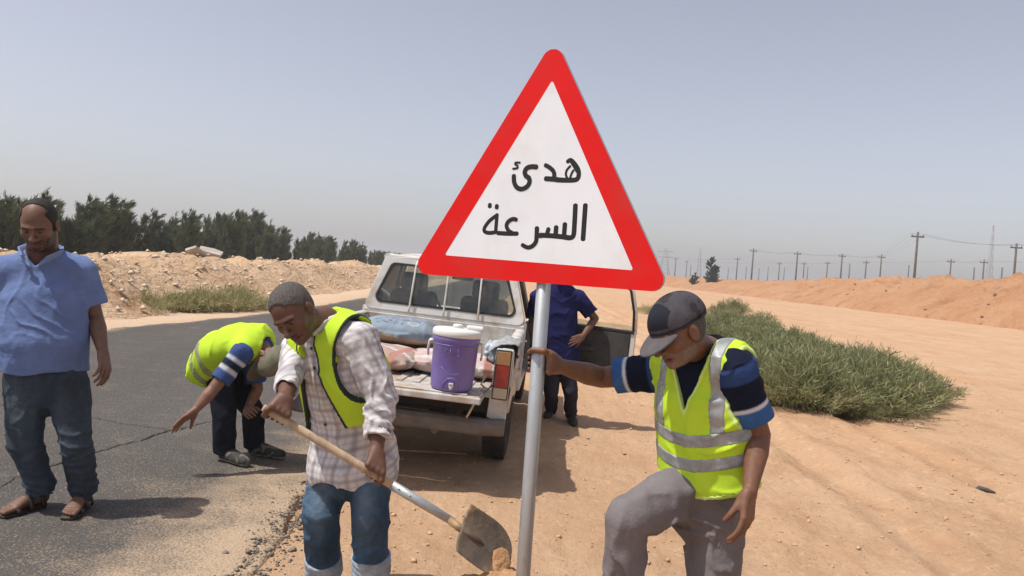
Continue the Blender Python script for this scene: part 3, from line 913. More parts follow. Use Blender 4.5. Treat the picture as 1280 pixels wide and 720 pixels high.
def lattice(px, py, D, lab, w):
    t = J(px, py, D); e = empty('lattice_tower', (t.x, t.y, -0.4)); H = t.z + 0.4; mb = MB(); r = 0.09 if w > 1 else 0.07
    for sx in (-1, 1):
        for sy in (-1, 1): mb.tube([(sx * w, sy * w, 0), (sx * w * 0.15, sy * w * 0.15, H)], r, 4)
    N = 9; br = MB()
    for k in range(N):
        f0, f1 = k / N, (k + 1) / N; a, b = w * (1 - 0.85 * f0), w * (1 - 0.85 * f1)
        for (p, q) in (((-a, -a, f0 * H), (b, -b, f1 * H)), ((a, -a, f0 * H), (-b, -b, f1 * H)), ((-a, -a, f0 * H), (-b, b, f1 * H)), ((a, -a, f0 * H), (b, b, f1 * H))): br.tube([p, q], r * 0.55, 3, caps=False)
    mb.build('leg', m_steel, e); br.build('brace', m_steel, e)
    if w > 1:
        for f in (0.74, 0.9): MB().tube([(-3.0, 0, f * H), (3.0, 0, f * H)], 0.12, 4).build('crossarm', m_steel, e)
    tag(e, lab, 'tower')
lattice(832.5, 310, 290, 'pale steel lattice pylon with crossarms far beside the sign', 2.2)
lattice(876, 308, 300, 'faint slender steel mast behind the lone dark tree', 0.9)
lattice(1242, 281, 230, 'tall faint lattice mast rising behind the soil bank', 0.9)

# litter on the sand
m_rub = mat('dark_rubbish', (0.05, 0.045, 0.04), (0.10, 0.085, 0.07), scale=20, rough=0.8)
g = G(1230, 613, SAND)
mb = MB(); rnd = random.Random(3)
mb.tube([(-0.085, 0, 0.02), (-0.03, 0.02, 0.035), (0.03, 0.0, 0.028), (0.085, -0.03, 0.018)], [0.012, 0.026, 0.022, 0.008], 8)
o = mb.build('discarded_glove', m_rub); o.location = (g.x, g.y, gz(g.x, g.y) - 0.004); tag(o, 'dark crumpled scrap of rubbish lying on open sand', 'rubbish')
# ------------------------------------------------------------------ people: shared anatomy
def unit(v): return Vector(v).normalized()
def frame(f, up):
    """columns: left, forward, up of a head looking along f"""
    f = unit(f); l = Vector(up).cross(f).normalized(); u = f.cross(l).normalized()
    return np.array([[l.x, f.x, u.x], [l.y, f.y, u.y], [l.z, f.z, u.z]], dtype=np.float32)
def loc(P, c, R): return (P - A3(c)) @ R
def head_prims(c, R, neck, s=1.0, nr=0.056):
    w = lambda x, y, z: A3(c) + R @ np.array([x * s, y * s, z * s], dtype=np.float32)
    E = lambda p, r, k=0.02, op='u': Ell(w(*p), [a * s for a in r], R, k * s, op)
    C = lambda ps, rs, k=0.012, op='u': Chain([w(*p) for p in ps], [r * s for r in rs], None, k * s, op)
    pr = [E((0, -.012, .042), (.075, .097, .083)), E((0, .034, -.012), (.060, .058, .088), .03), E((0, .038, -.072), (.050, .048, .046), .03),
          E((0, .076, -.096), (.021, .018, .018), .02),
          E((.043, .058, -.022), (.024, .024, .024), .02), E((-.043, .058, -.022), (.024, .024, .024), .02),
          C([(-.044, .076, .020), (-.016, .090, .020), (.016, .090, .020), (.044, .076, .020)], [.010, .012, .012, .010], .014),
          E((.032, .098, .000), (.019, .016, .012), .012, 's'), E((-.032, .098, .000), (.019, .016, .012), .012, 's'),
          E((.031, .074, .000), (.0135, .0135, .0135), .003), E((-.031, .074, .000), (.0135, .0135, .0135), .003),
          C([(0, .088, .014), (0, .108, -.018), (0, .114, -.032)], [.009, .011, .0145], .010),
          E((.014, .098, -.036), (.011, .012, .010), .007), E((-.014, .098, -.036), (.011, .012, .010), .007),
          C([(-.024, .082, -.064), (0, .094, -.060), (.024, .082, -.064)], [.005, .008, .005], .006),
          C([(-.020, .082, -.073), (0, .092, -.075), (.020, .082, -.073)], [.005, .009, .005], .006),
          E((.021, .090, -.0685), (.016, .02, .0022), .003, 's'), E((-.021, .090, -.0685), (.016, .02, .0022), .003, 's')]
    for q in (-1, 1):
        pr += [E((q * .079, -.008, -.006), (.009, .020, .033), .008), E((q * .086, .002, -.004), (.006, .010, .018), .004, 's')]
    pr.append(Chain([w(0, -.020, -.055), neck], [nr * s, nr * s * 1.12], None, 0.03))
    return pr
def hand_prims(wrist, d, palm, thumb, curl=(0.25, 0.35, 0.25), spread=0.05, size=1.0, tcurl=0.3, tout=0.75, step=0.0):
    """d: along the hand, palm: way the palm faces, thumb: +1/-1 side of d x palm"""
    W = Vector(wrist); d = unit(d); n = Vector(palm); n = (n - d * n.dot(d)).normalized(); t = d.cross(n) * thumb
    S = size; pr = []
    base = [(.034, .090), (.012, .094), (-.010, .089), (-.030, .080)]
    lens = [(.042, .026, .022), (.046, .029, .023), (.042, .027, .022), (.033, .021, .020)]
    for i, ((tx, ly), ls) in enumerate(zip(base, lens)):
        k = W + t * tx * S + d * ly * S - n * .004 * S
        pr.append(Chain([W + t * tx * 0.62 * S + d * .005, W + t * tx * 0.9 * S + d * ly * .55 * S, k], [.017 * S, .0145 * S, .0115 * S], None, .012))
        a = 0.0; p = k; ps = [k]
        fd = (d + t * (1.5 - i) * spread).normalized()
        for j, L_ in enumerate(ls):
            a += curl[j] * (1 + step * i)
            p = p + (fd * math.cos(a) + n * math.sin(a)) * L_ * S
            ps.append(p)
        pr.append(Chain(ps, [.0100 * S, .0092 * S, .0085 * S, .0072 * S], None, .004))
    b = W + t * .020 * S + d * .018 * S + n * .010 * S
    td = (t * tout + d * 0.75 + n * 0.25).normalized()
    p1 = b + td * .045 * S
    td2 = (td * (1 - tcurl) + (d * 0.6 + n * 0.9 - t * 0.15) * tcurl).normalized()
    p2 = p1 + td2 * .034 * S
    td3 = (td2 * (1 - tcurl) + (d * 0.4 + n * 0.8 - t * 0.6) * tcurl).normalized()
    p3 = p2 + td3 * .027 * S
    pr.append(Chain([b, p1, p2, p3], [.018 * S, .0135 * S, .0108 * S, .0085 * S], None, .010))
    return pr
def grip_prims(wrist, axis_p, axis_d, r, palm_from, size=1.0, thumb_sign=1.0, tw=1.0):
    """a fist closed round a bar through axis_p along axis_d; palm_from points from bar to the palm; the hand comes from wrist"""
    W = Vector(wrist); a = unit(axis_d); c = Vector(axis_p)
    o = Vector(palm_from); o = (o - a * o.dot(a)).normalized(); q = a.cross(o) * thumb_sign   # fingers run from o through q round the bar
    S = size; pr = []; rr = r + .0095 * S
    for i, off in enumerate((.034, .012, -.010, -.031)):
        cc = c + a * off * S * tw
        kn = cc + o * (rr + .012 * S) - q * .004
        ang = [0.55, 1.45, 2.45, 3.35 - 0.12 * i]
        ps = [kn] + [cc + (o * math.cos(w) + q * math.sin(w)) * (rr + (.004 if j == 0 else 0)) for j, w in enumerate(ang)]
        pr.append(Chain(ps, [.0118 * S, .0102 * S, .0095 * S, .0088 * S, .0074 * S], None, .004))
        pr.append(Chain([W + a * off * 0.55 * S, W.lerp(kn, 0.55) + a * off * 0.2 * S, kn], [.019 * S, .016 * S, .0125 * S], None, .012))
    # thumb wraps the other way, lying along the index side
    cc = c + a * .046 * S * tw
    tb = W.lerp(c + o * rr, 0.45) + a * .030 * S * tw
    ps = [tb, cc + (o * 0.75 - q * 0.75) * (rr + .004), cc + (-o * 0.35 - q * 0.95) * rr, cc - a * .012 * tw + (-o * 0.95 - q * 0.25) * rr]
    pr.append(Chain(ps, [.017 * S, .0128 * S, .0108 * S, .0086 * S], None, .008))
    return pr
def arm_prims(sh, el, wr, s=1.0):
    sh, el, wr = Vector(sh), Vector(el), Vector(wr); m = el.lerp(wr, 0.32)
    return [Chain([sh, sh.lerp(el, .5), el, m, el.lerp(wr, .75), wr], [.052 * s, .047 * s, .040 * s, .043 * s, .031 * s, .025 * s], None, .02)]
def foot_prims(heel, d, s=1.0):
    h = Vector(heel); d = unit(Vector((d[0], d[1], 0))); t = Vector((-d.y, d.x, 0)); pr = []
    u = Vector((0, 0, 1))
    pr.append(Chain([h + u * .09, h + u * .035, h + d * .10 + u * .04, h + d * .17 + u * .024], [(.036, .036), (.034, .034), (.036, .034), (.045, .02)], t, .02))
    for i, (o, L_) in enumerate(((.030, .235), (.012, .238), (-.005, .228), (-.020, .215), (-.033, .200))):
        pr.append(Chain([h + d * .165 + t * o * 1.0 + u * .018, h + d * L_ + t * o * 1.1 + u * .014], [.013, .012 if i == 0 else .0095], None, .004))
    return pr
def shoe_prims(heel, d, s=1.0):
    h = Vector(heel); d = unit(Vector((d[0], d[1], 0))); t = Vector((-d.y, d.x, 0)); u = Vector((0, 0, 1))
    return [Chain([h + u * .10, h + u * .045, h + d * .09 + u * .052, h + d * .17 + u * .042, h + d * .235 + u * .036], [(.044, .05), (.042, .044), (.045, .052), (.05, .042), (.038, .034)], t, .02),
            Cut(lambda P, z=h.z + 0.003: z - P[:, 2])]
def folds(scale, amp, seed, ridge=True):
    sc = np.array(scale, dtype=np.float64)
    def f(P):
        w = P + 0.05 * vnoise(P * 6, seed + 50)[:, None]
        n = vnoise(w * sc, seed)
        return amp * (0.4 - 1.5 * np.exp(-(n / 0.22) ** 2)) if ridge else amp * n
    return f
def dfolds(dirv, fr, amp, seed, other=3.0):
    """creases whose crests run across dirv: rounded puffs between sharp valleys"""
    d = np.array(unit(dirv)[:], dtype=np.float64)
    def f(P):
        w = (P @ d) * fr + 1.5 * vnoise(P * other, seed) + 0.4 * vnoise(P * other * 3.1, seed + 7)
        m = np.clip(0.45 + 1.1 * vnoise(P * 7.0, seed + 3), 0, 1)
        return amp * (0.45 - 1.6 * np.exp(-(np.sin(w * math.pi) / 0.42) ** 2)) * m
    return f
def near(p, r, f):
    c = A3(p)
    return lambda P: f(P) * np.exp(-((P - c) ** 2).sum(1) / (r * r))
def local(o, up, side):
    """torso coordinates: across, front, up"""
    u = unit(up); s = Vector(side); s = (s - u * s.dot(u)).normalized(); fr = u.cross(s) * -1
    M = np.array([[s.x, fr.x, u.x], [s.y, fr.y, u.y], [s.z, fr.z, u.z]], dtype=np.float32)
    return lambda P: (P - A3(o)) @ M
def rgb(*c): return np.array(c, dtype=np.float32)
def skin_col(c, R, tone, beard=None, lips=(0.75, 0.6, 0.6), s=1.0, palms=()):
    def f(V):
        C = np.tile(rgb(*tone), (len(V), 1))
        C *= (1 + 0.10 * fbm(V * 30, 2, 5))[:, None]
        q = loc(V, c, R) / s
        inh = (np.abs(q[:, 0]) < .1) & (np.abs(q[:, 1]) < .13) & (np.abs(q[:, 2]) < .14)
        lp = inh & (np.abs(q[:, 0]) < .024) & (q[:, 1] > .07) & (q[:, 2] < -.053) & (q[:, 2] > -.083)
        C[lp] *= rgb(*lips)
        for sg in (-1, 1):
            e = q - np.array([sg * .031, .087, -.002], dtype=np.float32)
            ey = inh & (((e[:, 0] / .0125) ** 2 + (e[:, 2] / .0042) ** 2) < 1) & (q[:, 1] > .078)
            C[ey] = rgb(.11, .09, .075)
            C[ey & (np.abs(e[:, 0]) < .0065)] = rgb(.015, .01, .008)
            br = inh & (((e[:, 0] / .021) ** 2 + ((e[:, 2] - .024 + .10 * np.abs(q[:, 0] - .0 * sg)) / .0058) ** 2) < 1) & (q[:, 1] > .06)
            C[br] = rgb(.02, .016, .013)
        if beard is not None:
            col, amt, kind = beard
            b = np.zeros(len(V), dtype=np.float32)
            mo = inh & (np.abs(q[:, 0]) < .036) & (q[:, 2] > -.060) & (q[:, 2] < -.040) & (q[:, 1] > .072)
            ch = inh & (q[:, 2] < -.080 + .25 * (np.abs(q[:, 0]) > .03) * 0.12) & (q[:, 1] > -.005)
            jw = inh & (q[:, 2] < -.035) & (np.abs(q[:, 0]) > .036) & (q[:, 1] > -.01) & (q[:, 1] < .075)
            if 'm' in kind: b[mo] = 1
            if 'c' in kind: b[ch] = 1
            if 'j' in kind: b[jw] = 0.9
            b *= amt * np.clip(0.75 + 0.5 * vnoise(V * 220, 9), 0, 1)
            C = C * (1 - b[:, None]) + rgb(*col) * b[:, None]
        return np.clip(C, 0, 1)
    return f
def hair_prims(c, R, region, seed, s=1.0, g=0.006):
    w = lambda x, y, z: A3(c) + R @ np.array([x * s, y * s, z * s], dtype=np.float32)
    return [Ell(w(0, -.012, .042), [(.075 + g) * s, (.097 + g) * s, (.083 + g) * s], R, .02), Ell(w(0, -.02, -.01), [.070 * s, .08 * s, .08 * s], R, .03),
            Cut(lambda P: region(loc(P, c, R) / s), 0.004), Disp(lambda P: .0016 * vnoise(P * 110, seed) + .0008 * vnoise(P * 330, seed + 1))]
m_skin_a = mat('skin_tan', (1, 1, 1), (0.86, 0.82, 0.80), attr=True, scale=60, rough=0.56, bump=0.12, bscale=500, bdist=0.002, sss=0.06, spec=0.45)
m_skin_b = mat('skin_dark', (1, 1, 1), (0.84, 0.82, 0.80), attr=True, scale=60, rough=0.56, bump=0.12, bscale=500, bdist=0.002, sss=0.04, spec=0.45)
m_cloth = mat('cotton', (1, 1, 1), (0.88, 0.88, 0.89), attr=True, scale=18, rough=0.92, bump=0.45, bscale=30, bdist=0.012, spec=0.12)
m_denim = mat('denim', (1, 1, 1), (0.72, 0.75, 0.78), attr=True, scale=26, rough=0.9, bump=0.55, bscale=34, bdist=0.014, spec=0.15)
m_vest = mat('hi_vis_fabric', (1, 1, 1), (0.93, 0.96, 0.9), attr=True, scale=14, rough=0.75, bump=0.2, bscale=600, bdist=0.002, spec=0.2, transl=0.12)
m_refl = mat('reflective_tape', (0.22, 0.235, 0.24), (0.36, 0.375, 0.38), scale=22, rough=0.5, metal=0.2, bump=0.15, bscale=300, bdist=0.002)
m_hair_k = mat('hair_black', (0.010, 0.008, 0.007), (0.03, 0.024, 0.02), scale=160, rough=0.7, bump=0.6, bscale=500, bdist=0.004, spec=0.3)
m_hair_g = mat('hair_grey', (0.05, 0.044, 0.04), (0.135, 0.122, 0.112), scale=240, rough=0.85, bump=0.5, bscale=420, bdist=0.004, spec=0.25)
m_capf = mat('cap_fabric', (1, 1, 1), (0.85, 0.85, 0.86), attr=True, scale=30, rough=0.9, bump=0.25, bscale=500, bdist=0.002, spec=0.15)
m_leather = mat('leather', (0.028, 0.017, 0.012), (0.05, 0.03, 0.02), scale=30, rough=0.6, bump=0.3, bscale=120)
m_shoe = mat('shoe', (1, 1, 1), (0.8, 0.8, 0.8), attr=True, scale=40, rough=0.75, bump=0.2, bscale=200)
m_button = mat('button', (0.03, 0.03, 0.04), rough=0.4)
HI = (0.56, 0.80, 0.045)       # fluorescent yellow-green
def cap_prims(c, R, s=1.0, brim=0.085, drop=-0.035):
    w = lambda x, y, z: A3(c) + R @ np.array([x * s, y * s, z * s], dtype=np.float32)
    crown = [Ell(w(0, -.012, .040), [.085 * s, .115 * s, .096 * s], R, .01), Cut(lambda P: .024 - loc(P, c, R)[:, 2] / s - .10 * np.maximum(0, -loc(P, c, R)[:, 1] - .02), .003),
             Disp(lambda P: .003 * vnoise(P * 22, 3))]
    def br(P):
        q = loc(P, c, R) / s
        y = q[:, 1] - .055
        zc = .034 + drop * np.clip(y / .1, 0, 1.4) ** 1.3 - 6.0 * q[:, 0] ** 2 * 0.55
        a = np.abs(q[:, 2] - zc) - .0042
        wv = np.sqrt((q[:, 0] / .078) ** 2 + (np.maximum(y, 0) / (brim + .042)) ** 2)
        return np.maximum(np.maximum(a, (wv - 1) * .06), -y)
    brimp = [Ell(w(0, .12, .01), [.11 * s, .13 * s, .08 * s], R, .01), Cut(br)]
    return crown, brimp
# ------------------------------------------------------------------ man in the blue polo shirt (standing on the road)
def man_blue_polo():
    Y = 4.16
    base = Vector((-2.42, 4.12, road_z(-2.42, 4.12)))
    e = empty('person', base, 'bareheaded man in blue polo shirt, dark jeans and brown sandals standing on the road', 'person')
    side = Vector((.95, .30, 0))
    head = J(49, 281, 4.08); R = frame((0.22, -0.86, -0.44), (-0.05, 0, 1))
    neck = J(53, 314, 4.20)
    # body
    shL, elL, wrL = J(101, 340, 4.30), J(119, 397, 4.33), J(129, 441, 4.20)
    shR, elR, wrR = J(4, 340, 4.16), J(-17, 398, 4.20), J(-24, 443, 4.10)
    ankR, ankL = G(42, 637, .05), G(101, 637, .05)
    body = head_prims(head, R, neck, 1.08, .066)
    body += [Chain([neck, J(53, 350, 4.22), J(57, 465, 4.22)], [.06, .05, .05], None, .03)]
    body += arm_prims(shL, elL, wrL, 1.08) + arm_prims(shR, elR, wrR, 1.08)
    body += hand_prims(wrL, J(131, 468, 4.13) - wrL, Vector((-0.9, 0.25, 0)), 1, (0.35, 0.5, 0.35), 0.03, 1.06, 0.35, 0.35)
    body += hand_prims(wrR, J(-28, 470, 4.03) - wrR, Vector((0.9, 0.25, 0)), -1, (0.35, 0.5, 0.35), 0.03, 1.06, 0.35, 0.35)
    legs = []
    for ank, hip, knee, fd in ((ankR, J(32, 474, 4.22), J(31, 552, 4.17), (-0.42, -1)), (ankL, J(84, 474, 4.22), J(95, 552, 4.17), (0.16, -1))):
        heel = Vector((ank.x, ank.y, 0.072)) ; heel.x -= fd[0] * .04; heel.y += .05
        legs.append((hip, knee, ank, heel, fd))
        body += [Chain([hip, knee, heel + Vector((0, 0, .10))], [.028, .028, .034], None, .02)] + foot_prims(heel, fd)
    body_mesh('body', body, .0045, m_skin_a, e, base, skin_col(head, R, (0.165, 0.084, 0.053), ((0.008, 0.007, 0.006), 0.97, 'mcj'), s=1.08))
    # hair: receding, dark round the sides
    def hl(q):
        a = np.abs(q[:, 0])
        sides = np.maximum(np.maximum(q[:, 1] - .036 - np.clip((q[:, 2] - .03) * .35, -.06, .03), -.035 - q[:, 2]), .052 - a + np.where(q[:, 1] < -.03, .06, 0))
        back = np.maximum(q[:, 1] + .02 + 0.0 * a, -.06 - q[:, 2])
        thin = np.maximum(.108 - q[:, 2] + .25 * np.maximum(0, q[:, 1]), np.maximum(q[:, 1] - .030, .0))
        return np.minimum(np.minimum(sides, back), np.maximum(.098 - q[:, 2], q[:, 1] - .022))
    body_mesh('hair', hair_prims(head, R, hl, 4, 1.08, .0045), .004, m_hair_k, e, base)
    # polo shirt
    tor = [Chain([J(57, 462, 4.21), J(56, 425, 4.18), J(53, 375, 4.20), J(53, 345, 4.23), J(53, 332, 4.24)], [(.214, .150), (.222, .160), (.216, .145), (.200, .120), (.12, .09)], side, .03),
           Chain([shR + Vector((.03, 0, .0)), neck + Vector((0, .02, -.045)), shL + Vector((-.03, 0, .0))], [.082, .085, .082], None, .05)]
    for sh, el in ((shL, elL), (shR, elR)):
        tor.append(Chain([sh, sh.lerp(el, .35), sh.lerp(el, .74)], [.088, .086, .088], None, .035, flat=True))
    sub = [Chain([sh.lerp(el, .5), sh.lerp(el, .9)], [.058, .070], None, .004, 's') for sh, el in ((shL, elL), (shR, elR))]
    tl = local(J(57, 462, 4.2), Vector((0, 0, 1)), side)
    hem = Cut(lambda P: (tl(P)[:, 2] * -1 - .005 + .010 * np.sin(tl(P)[:, 0] * 14)))
    wr = [Disp(near(J(40, 400, 4.0), .28, dfolds((0.55, 0, .83), 11, .0075, 21, 4))), Disp(near(J(90, 360, 4.1), .15, dfolds((0.8, 0, .5), 15, .006, 33, 5))),
          Disp(folds((10, 10, 4), .0035, 8)), Disp(near(J(57, 455, 4.05), .2, dfolds((1, 0, .12), 12, .006, 41, 3)))]
    nk = Chain([neck + Vector((-.005, -.02, .06)), neck + Vector((.012, -.07, -.035))], [.070, .045], None, .01, 's')
    def pc(V):
        C = np.tile(rgb(.150, .210, .405), (len(V), 1)); n = fbm(V * 7, 3, 3)
        C *= (1 + .16 * n)[:, None]
        return np.clip(C, 0, 1)
    shirt = body_mesh('polo_shirt', tor + sub + [hem, nk] + wr, .0065, m_cloth, e, base, pc)
    # collar, placket, buttons
    cb = neck + Vector((0, .085, .012)); cf = neck + Vector((-.012, -.10, -.065))
    col = []
    for sx in (-1, 1):
        RA = Rz(.31); rv = lambda x, y, z: neck + RA @ Vector((x, y, z))
        pts = [rv(0, .085, .012), rv(sx * .075, .045, .008), rv(sx * .092, -.03, -.012), rv(sx * .050 - .008, -.105, -.045)]
        col.append(Chain(pts, [(.032, .008), (.034, .008), (.036, .008), (.030, .008)], RA @ Vector((sx * .55, -.1, .9)), .006))
        col.append(Chain([pts[3], rv(sx * .015 - .008, -.122, -.085)], [(.022, .007), (.006, .006)], Vector((sx * .9, 0, .4)), .006))
    body_mesh('collar', col, .004, m_cloth, shirt, base, lambda V: np.tile(rgb(.20, .27, .47), (len(V), 1)))
    # jeans
    jp = [Chain([J(57, 492, 4.22), J(57, 466, 4.22)], [(.172, .125), (.196, .142)], side, .02)]
    for hip, knee, ank, heel, fd in legs:
        end = heel + Vector((0, -.01, .075))
        jp.append(Chain([hip + Vector((0, 0, -.02)), hip.lerp(knee, .5), knee, knee.lerp(end, .55), end], [(.112, .120), (.098, .105), (.082, .088), (.074, .079), (.073, .08)], side, .028, flat=True))
        jp += [Disp(near(knee, .16, dfolds((0.15, 0, 1), 17, .011, int(abs(knee.x) * 100), 5))), Disp(near(end, .16, dfolds((0.1, 0, 1), 20, .010, int(abs(knee.x) * 70), 4))), Disp(near(hip, .17, dfolds((.5 * (1 if hip.x > -2.45 else -1), 0, 1), 12, .006, 9, 4)))]
    jp.append(Disp(folds((12, 12, 8), .005, 77)))
    def jc(V):
        C = np.tile(rgb(.052, .067, .088), (len(V), 1)); n = fbm(V * np.array([9, 9, 4]), 4, 13)
        C *= (1.05 + .45 * n)[:, None]
        for hip, knee, ank, heel, fd in legs:
            q = V - A3(hip.lerp(knee, .55) + Vector((0, -.1, 0)))
            f = np.exp(-((q / np.array([.055, .10, .17])) ** 2).sum(1))
            C = C * (1 - .5 * f[:, None]) + rgb(.085, .10, .115) * .5 * f[:, None]
        return np.clip(C, 0, 1)
    body_mesh('jeans', jp, .007, m_denim, e, base, jc)
    # sandals
    for hip, knee, ank, heel, fd in legs:
        d = unit((fd[0], fd[1], 0)); t = Vector((-d.y, d.x, 0)); u = Vector((0, 0, 1)); h0 = Vector((heel.x, heel.y, heel.z))
        sole = [Chain([h0 + u * -.010, h0 + d * .10 + u * -.010, h0 + d * .18 + u * -.010, h0 + d * .232 + u * -.010], [(.040, .013), (.040, .013), (.050, .013), (.042, .013)], t, .01)]
        s = body_mesh('sandal', sole, .005, m_leather, e, base)
        for (f, hh, ww) in ((.175, .036, .052), (.10, .078, .044), (.03, .085, .045)):
            pts = [h0 + d * (f - .010 * abs(math.cos(a))) + t * ww * math.cos(a) + u * (max(-.012, hh * math.sin(a) * .96 - .008)) for a in [i * math.pi / 10 for i in range(11)]]
            mb = MB(); V = []
            for p in pts: V += [p - d * .013 + u * .004, p + d * .013 + u * .002]
            mb.add(V, [(2 * i, 2 * i + 1, 2 * i + 3, 2 * i + 2) for i in range(10)], True)
            mb.v = [p - base for p in mb.v]
            o = mb.build('strap', m_leather, s); md = o.modifiers.new('thick', 'SOLIDIFY'); md.thickness = .006; md.offset = 1
man_blue_polo()

# ------------------------------------------------------------------ man with the shovel
SH_TOP, SH_SOCK, SH_TIP = J(337, 514, 3.02), J(566, 652, 3.10), J(641, 699, 3.13)
def man_shovel():
    gx, gy = -0.72, 3.5
    base = Vector((gx, gy, gz(gx, gy)))
    e = empty('person', base, 'grey-haired man in checked shirt, open yellow vest and rolled jeans digging with a shovel', 'person')
    side = Vector((.86, -.42, -.05))
    hd = J(368, 391, 3.20); R = frame((-.14, -.80, -.58), (-.50, -.42, .76))
    neck = J(405, 400, 3.37)
    pel, wai, che, upp = J(442, 566, 3.52), J(438, 522, 3.50), J(428, 466, 3.43), J(418, 428, 3.39)
    shL, elL, wrL = J(452, 428, 3.26), J(476, 498, 3.22), J(465, 552, 3.10)
    shR, elR, wrR = J(376, 438, 3.50), J(362, 468, 3.26), J(354, 500, 3.07)
    ax = (SH_SOCK - SH_TOP).normalized()
    on = lambda px: SH_TOP + (SH_SOCK - SH_TOP) * ((px - 337) / (566 - 337))
    gR, gL = on(347), on(463)
    body = head_prims(hd, R, neck + Vector((0.01, .03, -.02)), 1.0, .058)
    body += [Chain([neck, upp, pel], [.06, .05, .05], None, .03)]
    wl2 = gL + Vector((.012, .02, .075))
    wr2 = gR + Vector((.020, .012, .068))
    body += arm_prims(shL, elL, wl2) + arm_prims(shR, elR, wr2)
    body += grip_prims(wl2, gL, ax, .0165, Vector((0.15, -.55, .8)), 1.02, -1, 1) + grip_prims(wr2, gR, -ax, .0165, Vector((.05, -.45, .9)), 1.02, 1, 1)
    feet = []
    for (hip, knee, hx, hy, fd) in ((J(414, 575, 3.56), J(401, 640, 3.46), 408, 3.62, (-.45, -1)), (J(463, 575, 3.46), J(463, 645, 3.36), 466, 3.46, (-.05, -1))):
        x = J(hx, 700, hy).x
        heel = Vector((x, hy, gz(x, hy) + .018))
        feet.append((hip, knee, heel, fd))
        body += [Chain([hip, knee, heel + Vector((0, 0, .30)), heel + Vector((0, .0, .09))], [.03, .03, .045, .034], None, .02)] + foot_prims(heel, fd)
    body_mesh('body', body, .0044, m_skin_b, e, base, skin_col(hd, R, (0.135, 0.063, 0.040), ((0.05, .04, .035), .5, 'mc')))
    def hl(q):
        front = q[:, 1] - .066 + .9 * np.maximum(0, .075 - q[:, 2]) * 1.15 + .10 * np.maximum(0, np.abs(q[:, 0]) - .04)
        return np.maximum(front, -.035 - q[:, 2])
    body_mesh('hair', hair_prims(hd, R, hl, 14, 1.0, .0055), .004, m_hair_g, e, base)
    # checked shirt
    tor = [Chain([J(441, 586, 3.50), pel, wai, che, upp, neck + Vector((.005, .01, -.035))], [(.222, .182), (.216, .175), (.198, .157), (.206, .150), (.185, .120), (.085, .075)], side, .03),
           Chain([shR, neck + Vector((.01, .02, -.055)), shL], [.076, .086, .076], None, .05)]
    sl = [Chain([shL, shL.lerp(elL, .5), elL, elL.lerp(wl2, .40), elL.lerp(wl2, .72)], [.078, .072, .066, .061, .057], None, .025, flat=True),
          Chain([shR, shR.lerp(elR, .5), elR, elR.lerp(wr2, .40), elR.lerp(wr2, .70)], [.078, .066, .056, .051, .047], None, .025, flat=True)]
    sub = [Chain([elL.lerp(wl2, .5), elL.lerp(wl2, .95)], [.040, .052], None, .004, 's'), Chain([elR.lerp(wr2, .5), elR.lerp(wr2, .95)], [.040, .050], None, .004, 's'),
           Chain([neck + Vector((0, -.01, .05)), neck + Vector((-.03, -.08, -.03))], [.066, .030], None, .01, 's')]
    up = (neck - pel)
    tl = local(pel, up, side)
    def hem(P):
        q = tl(P)
        return -(q[:, 2] + .085 - .045 * np.cos(q[:, 0] * 13) + .03 * (q[:, 1] < 0))
    wr = [Disp(dfolds((.35, 0, 1), 7, .006, 17, 4)), Disp(folds((11, 11, 5), .0045, 27)), Disp(near(elL, .15, dfolds(Vector((.5, 0, .9)), 15, .011, 5, 5))), Disp(near(shL, .13, dfolds(Vector((.5, 0, .8)), 17, .006, 15, 6))),
          Disp(near(elL.lerp(wl2, .6), .10, dfolds(wl2 - elL, 26, .008, 25, 6))), Disp(near(wai, .22, dfolds(Vector((.2, 0, 1)), 13, .007, 35, 4)))]
    def plaid(V):
        q = tl(V)
        a = V - A3(shL); dL = np.array(unit(elL - shL)[:]); 
        inarm = (np.linalg.norm(np.cross(V - A3(shL), dL), axis=1) < .10) & ((V - A3(shL)) @ np.array(unit(side)[:]) > -.035)
        u = np.where(inarm, (V - A3(shL)) @ dL, q[:, 2]); v = np.where(inarm, q[:, 1] * 1.2, q[:, 0] + .25 * q[:, 1])
        C = np.tile(rgb(.62, .61, .615), (len(V), 1))
        def line(x, per, wd, off=0): 
            m = np.abs(((x + off) / per) % 1 - .5) * per
            return np.clip(1 - m / wd, 0, 1) ** .6
        for x in (u, v):
            k = line(x, .062, .012)[:, None]; C = C * (1 - .62 * k) + rgb(.25, .205, .235) * .62 * k
            k = line(x, .062, .005, .031)[:, None]; C = C * (1 - .5 * k) + rgb(.40, .34, .32) * .5 * k
        C *= (1 + .10 * fbm(V * 9, 3, 31))[:, None]
        return np.clip(C, 0, 1)
    shirt = body_mesh('checked_shirt', tor + sl + sub + [Cut(hem)] + wr, .0056, m_cloth, e, base, plaid)
    col = []
    for sx in (-1, 1):
        s_ = unit(side)
        pts = [neck + Vector((.03, .075, .02)), neck + s_ * sx * .07 + Vector((0, .03, .015)), neck + s_ * sx * .075 + Vector((-.02, -.05, -.005)), neck + s_ * sx * .03 + Vector((-.035, -.105, -.055))]
        col.append(Chain(pts, [(.026, .007), (.028, .007), (.030, .007), (.022, .007)], Vector((0, -.2, 1)), .006))
    body_mesh('collar', col, .004, m_cloth, shirt, base, lambda V: np.tile(rgb(.55, .53, .54), (len(V), 1)))
    fv = unit(up.cross(side)) * -1
    if fv.y > 0: fv = -fv
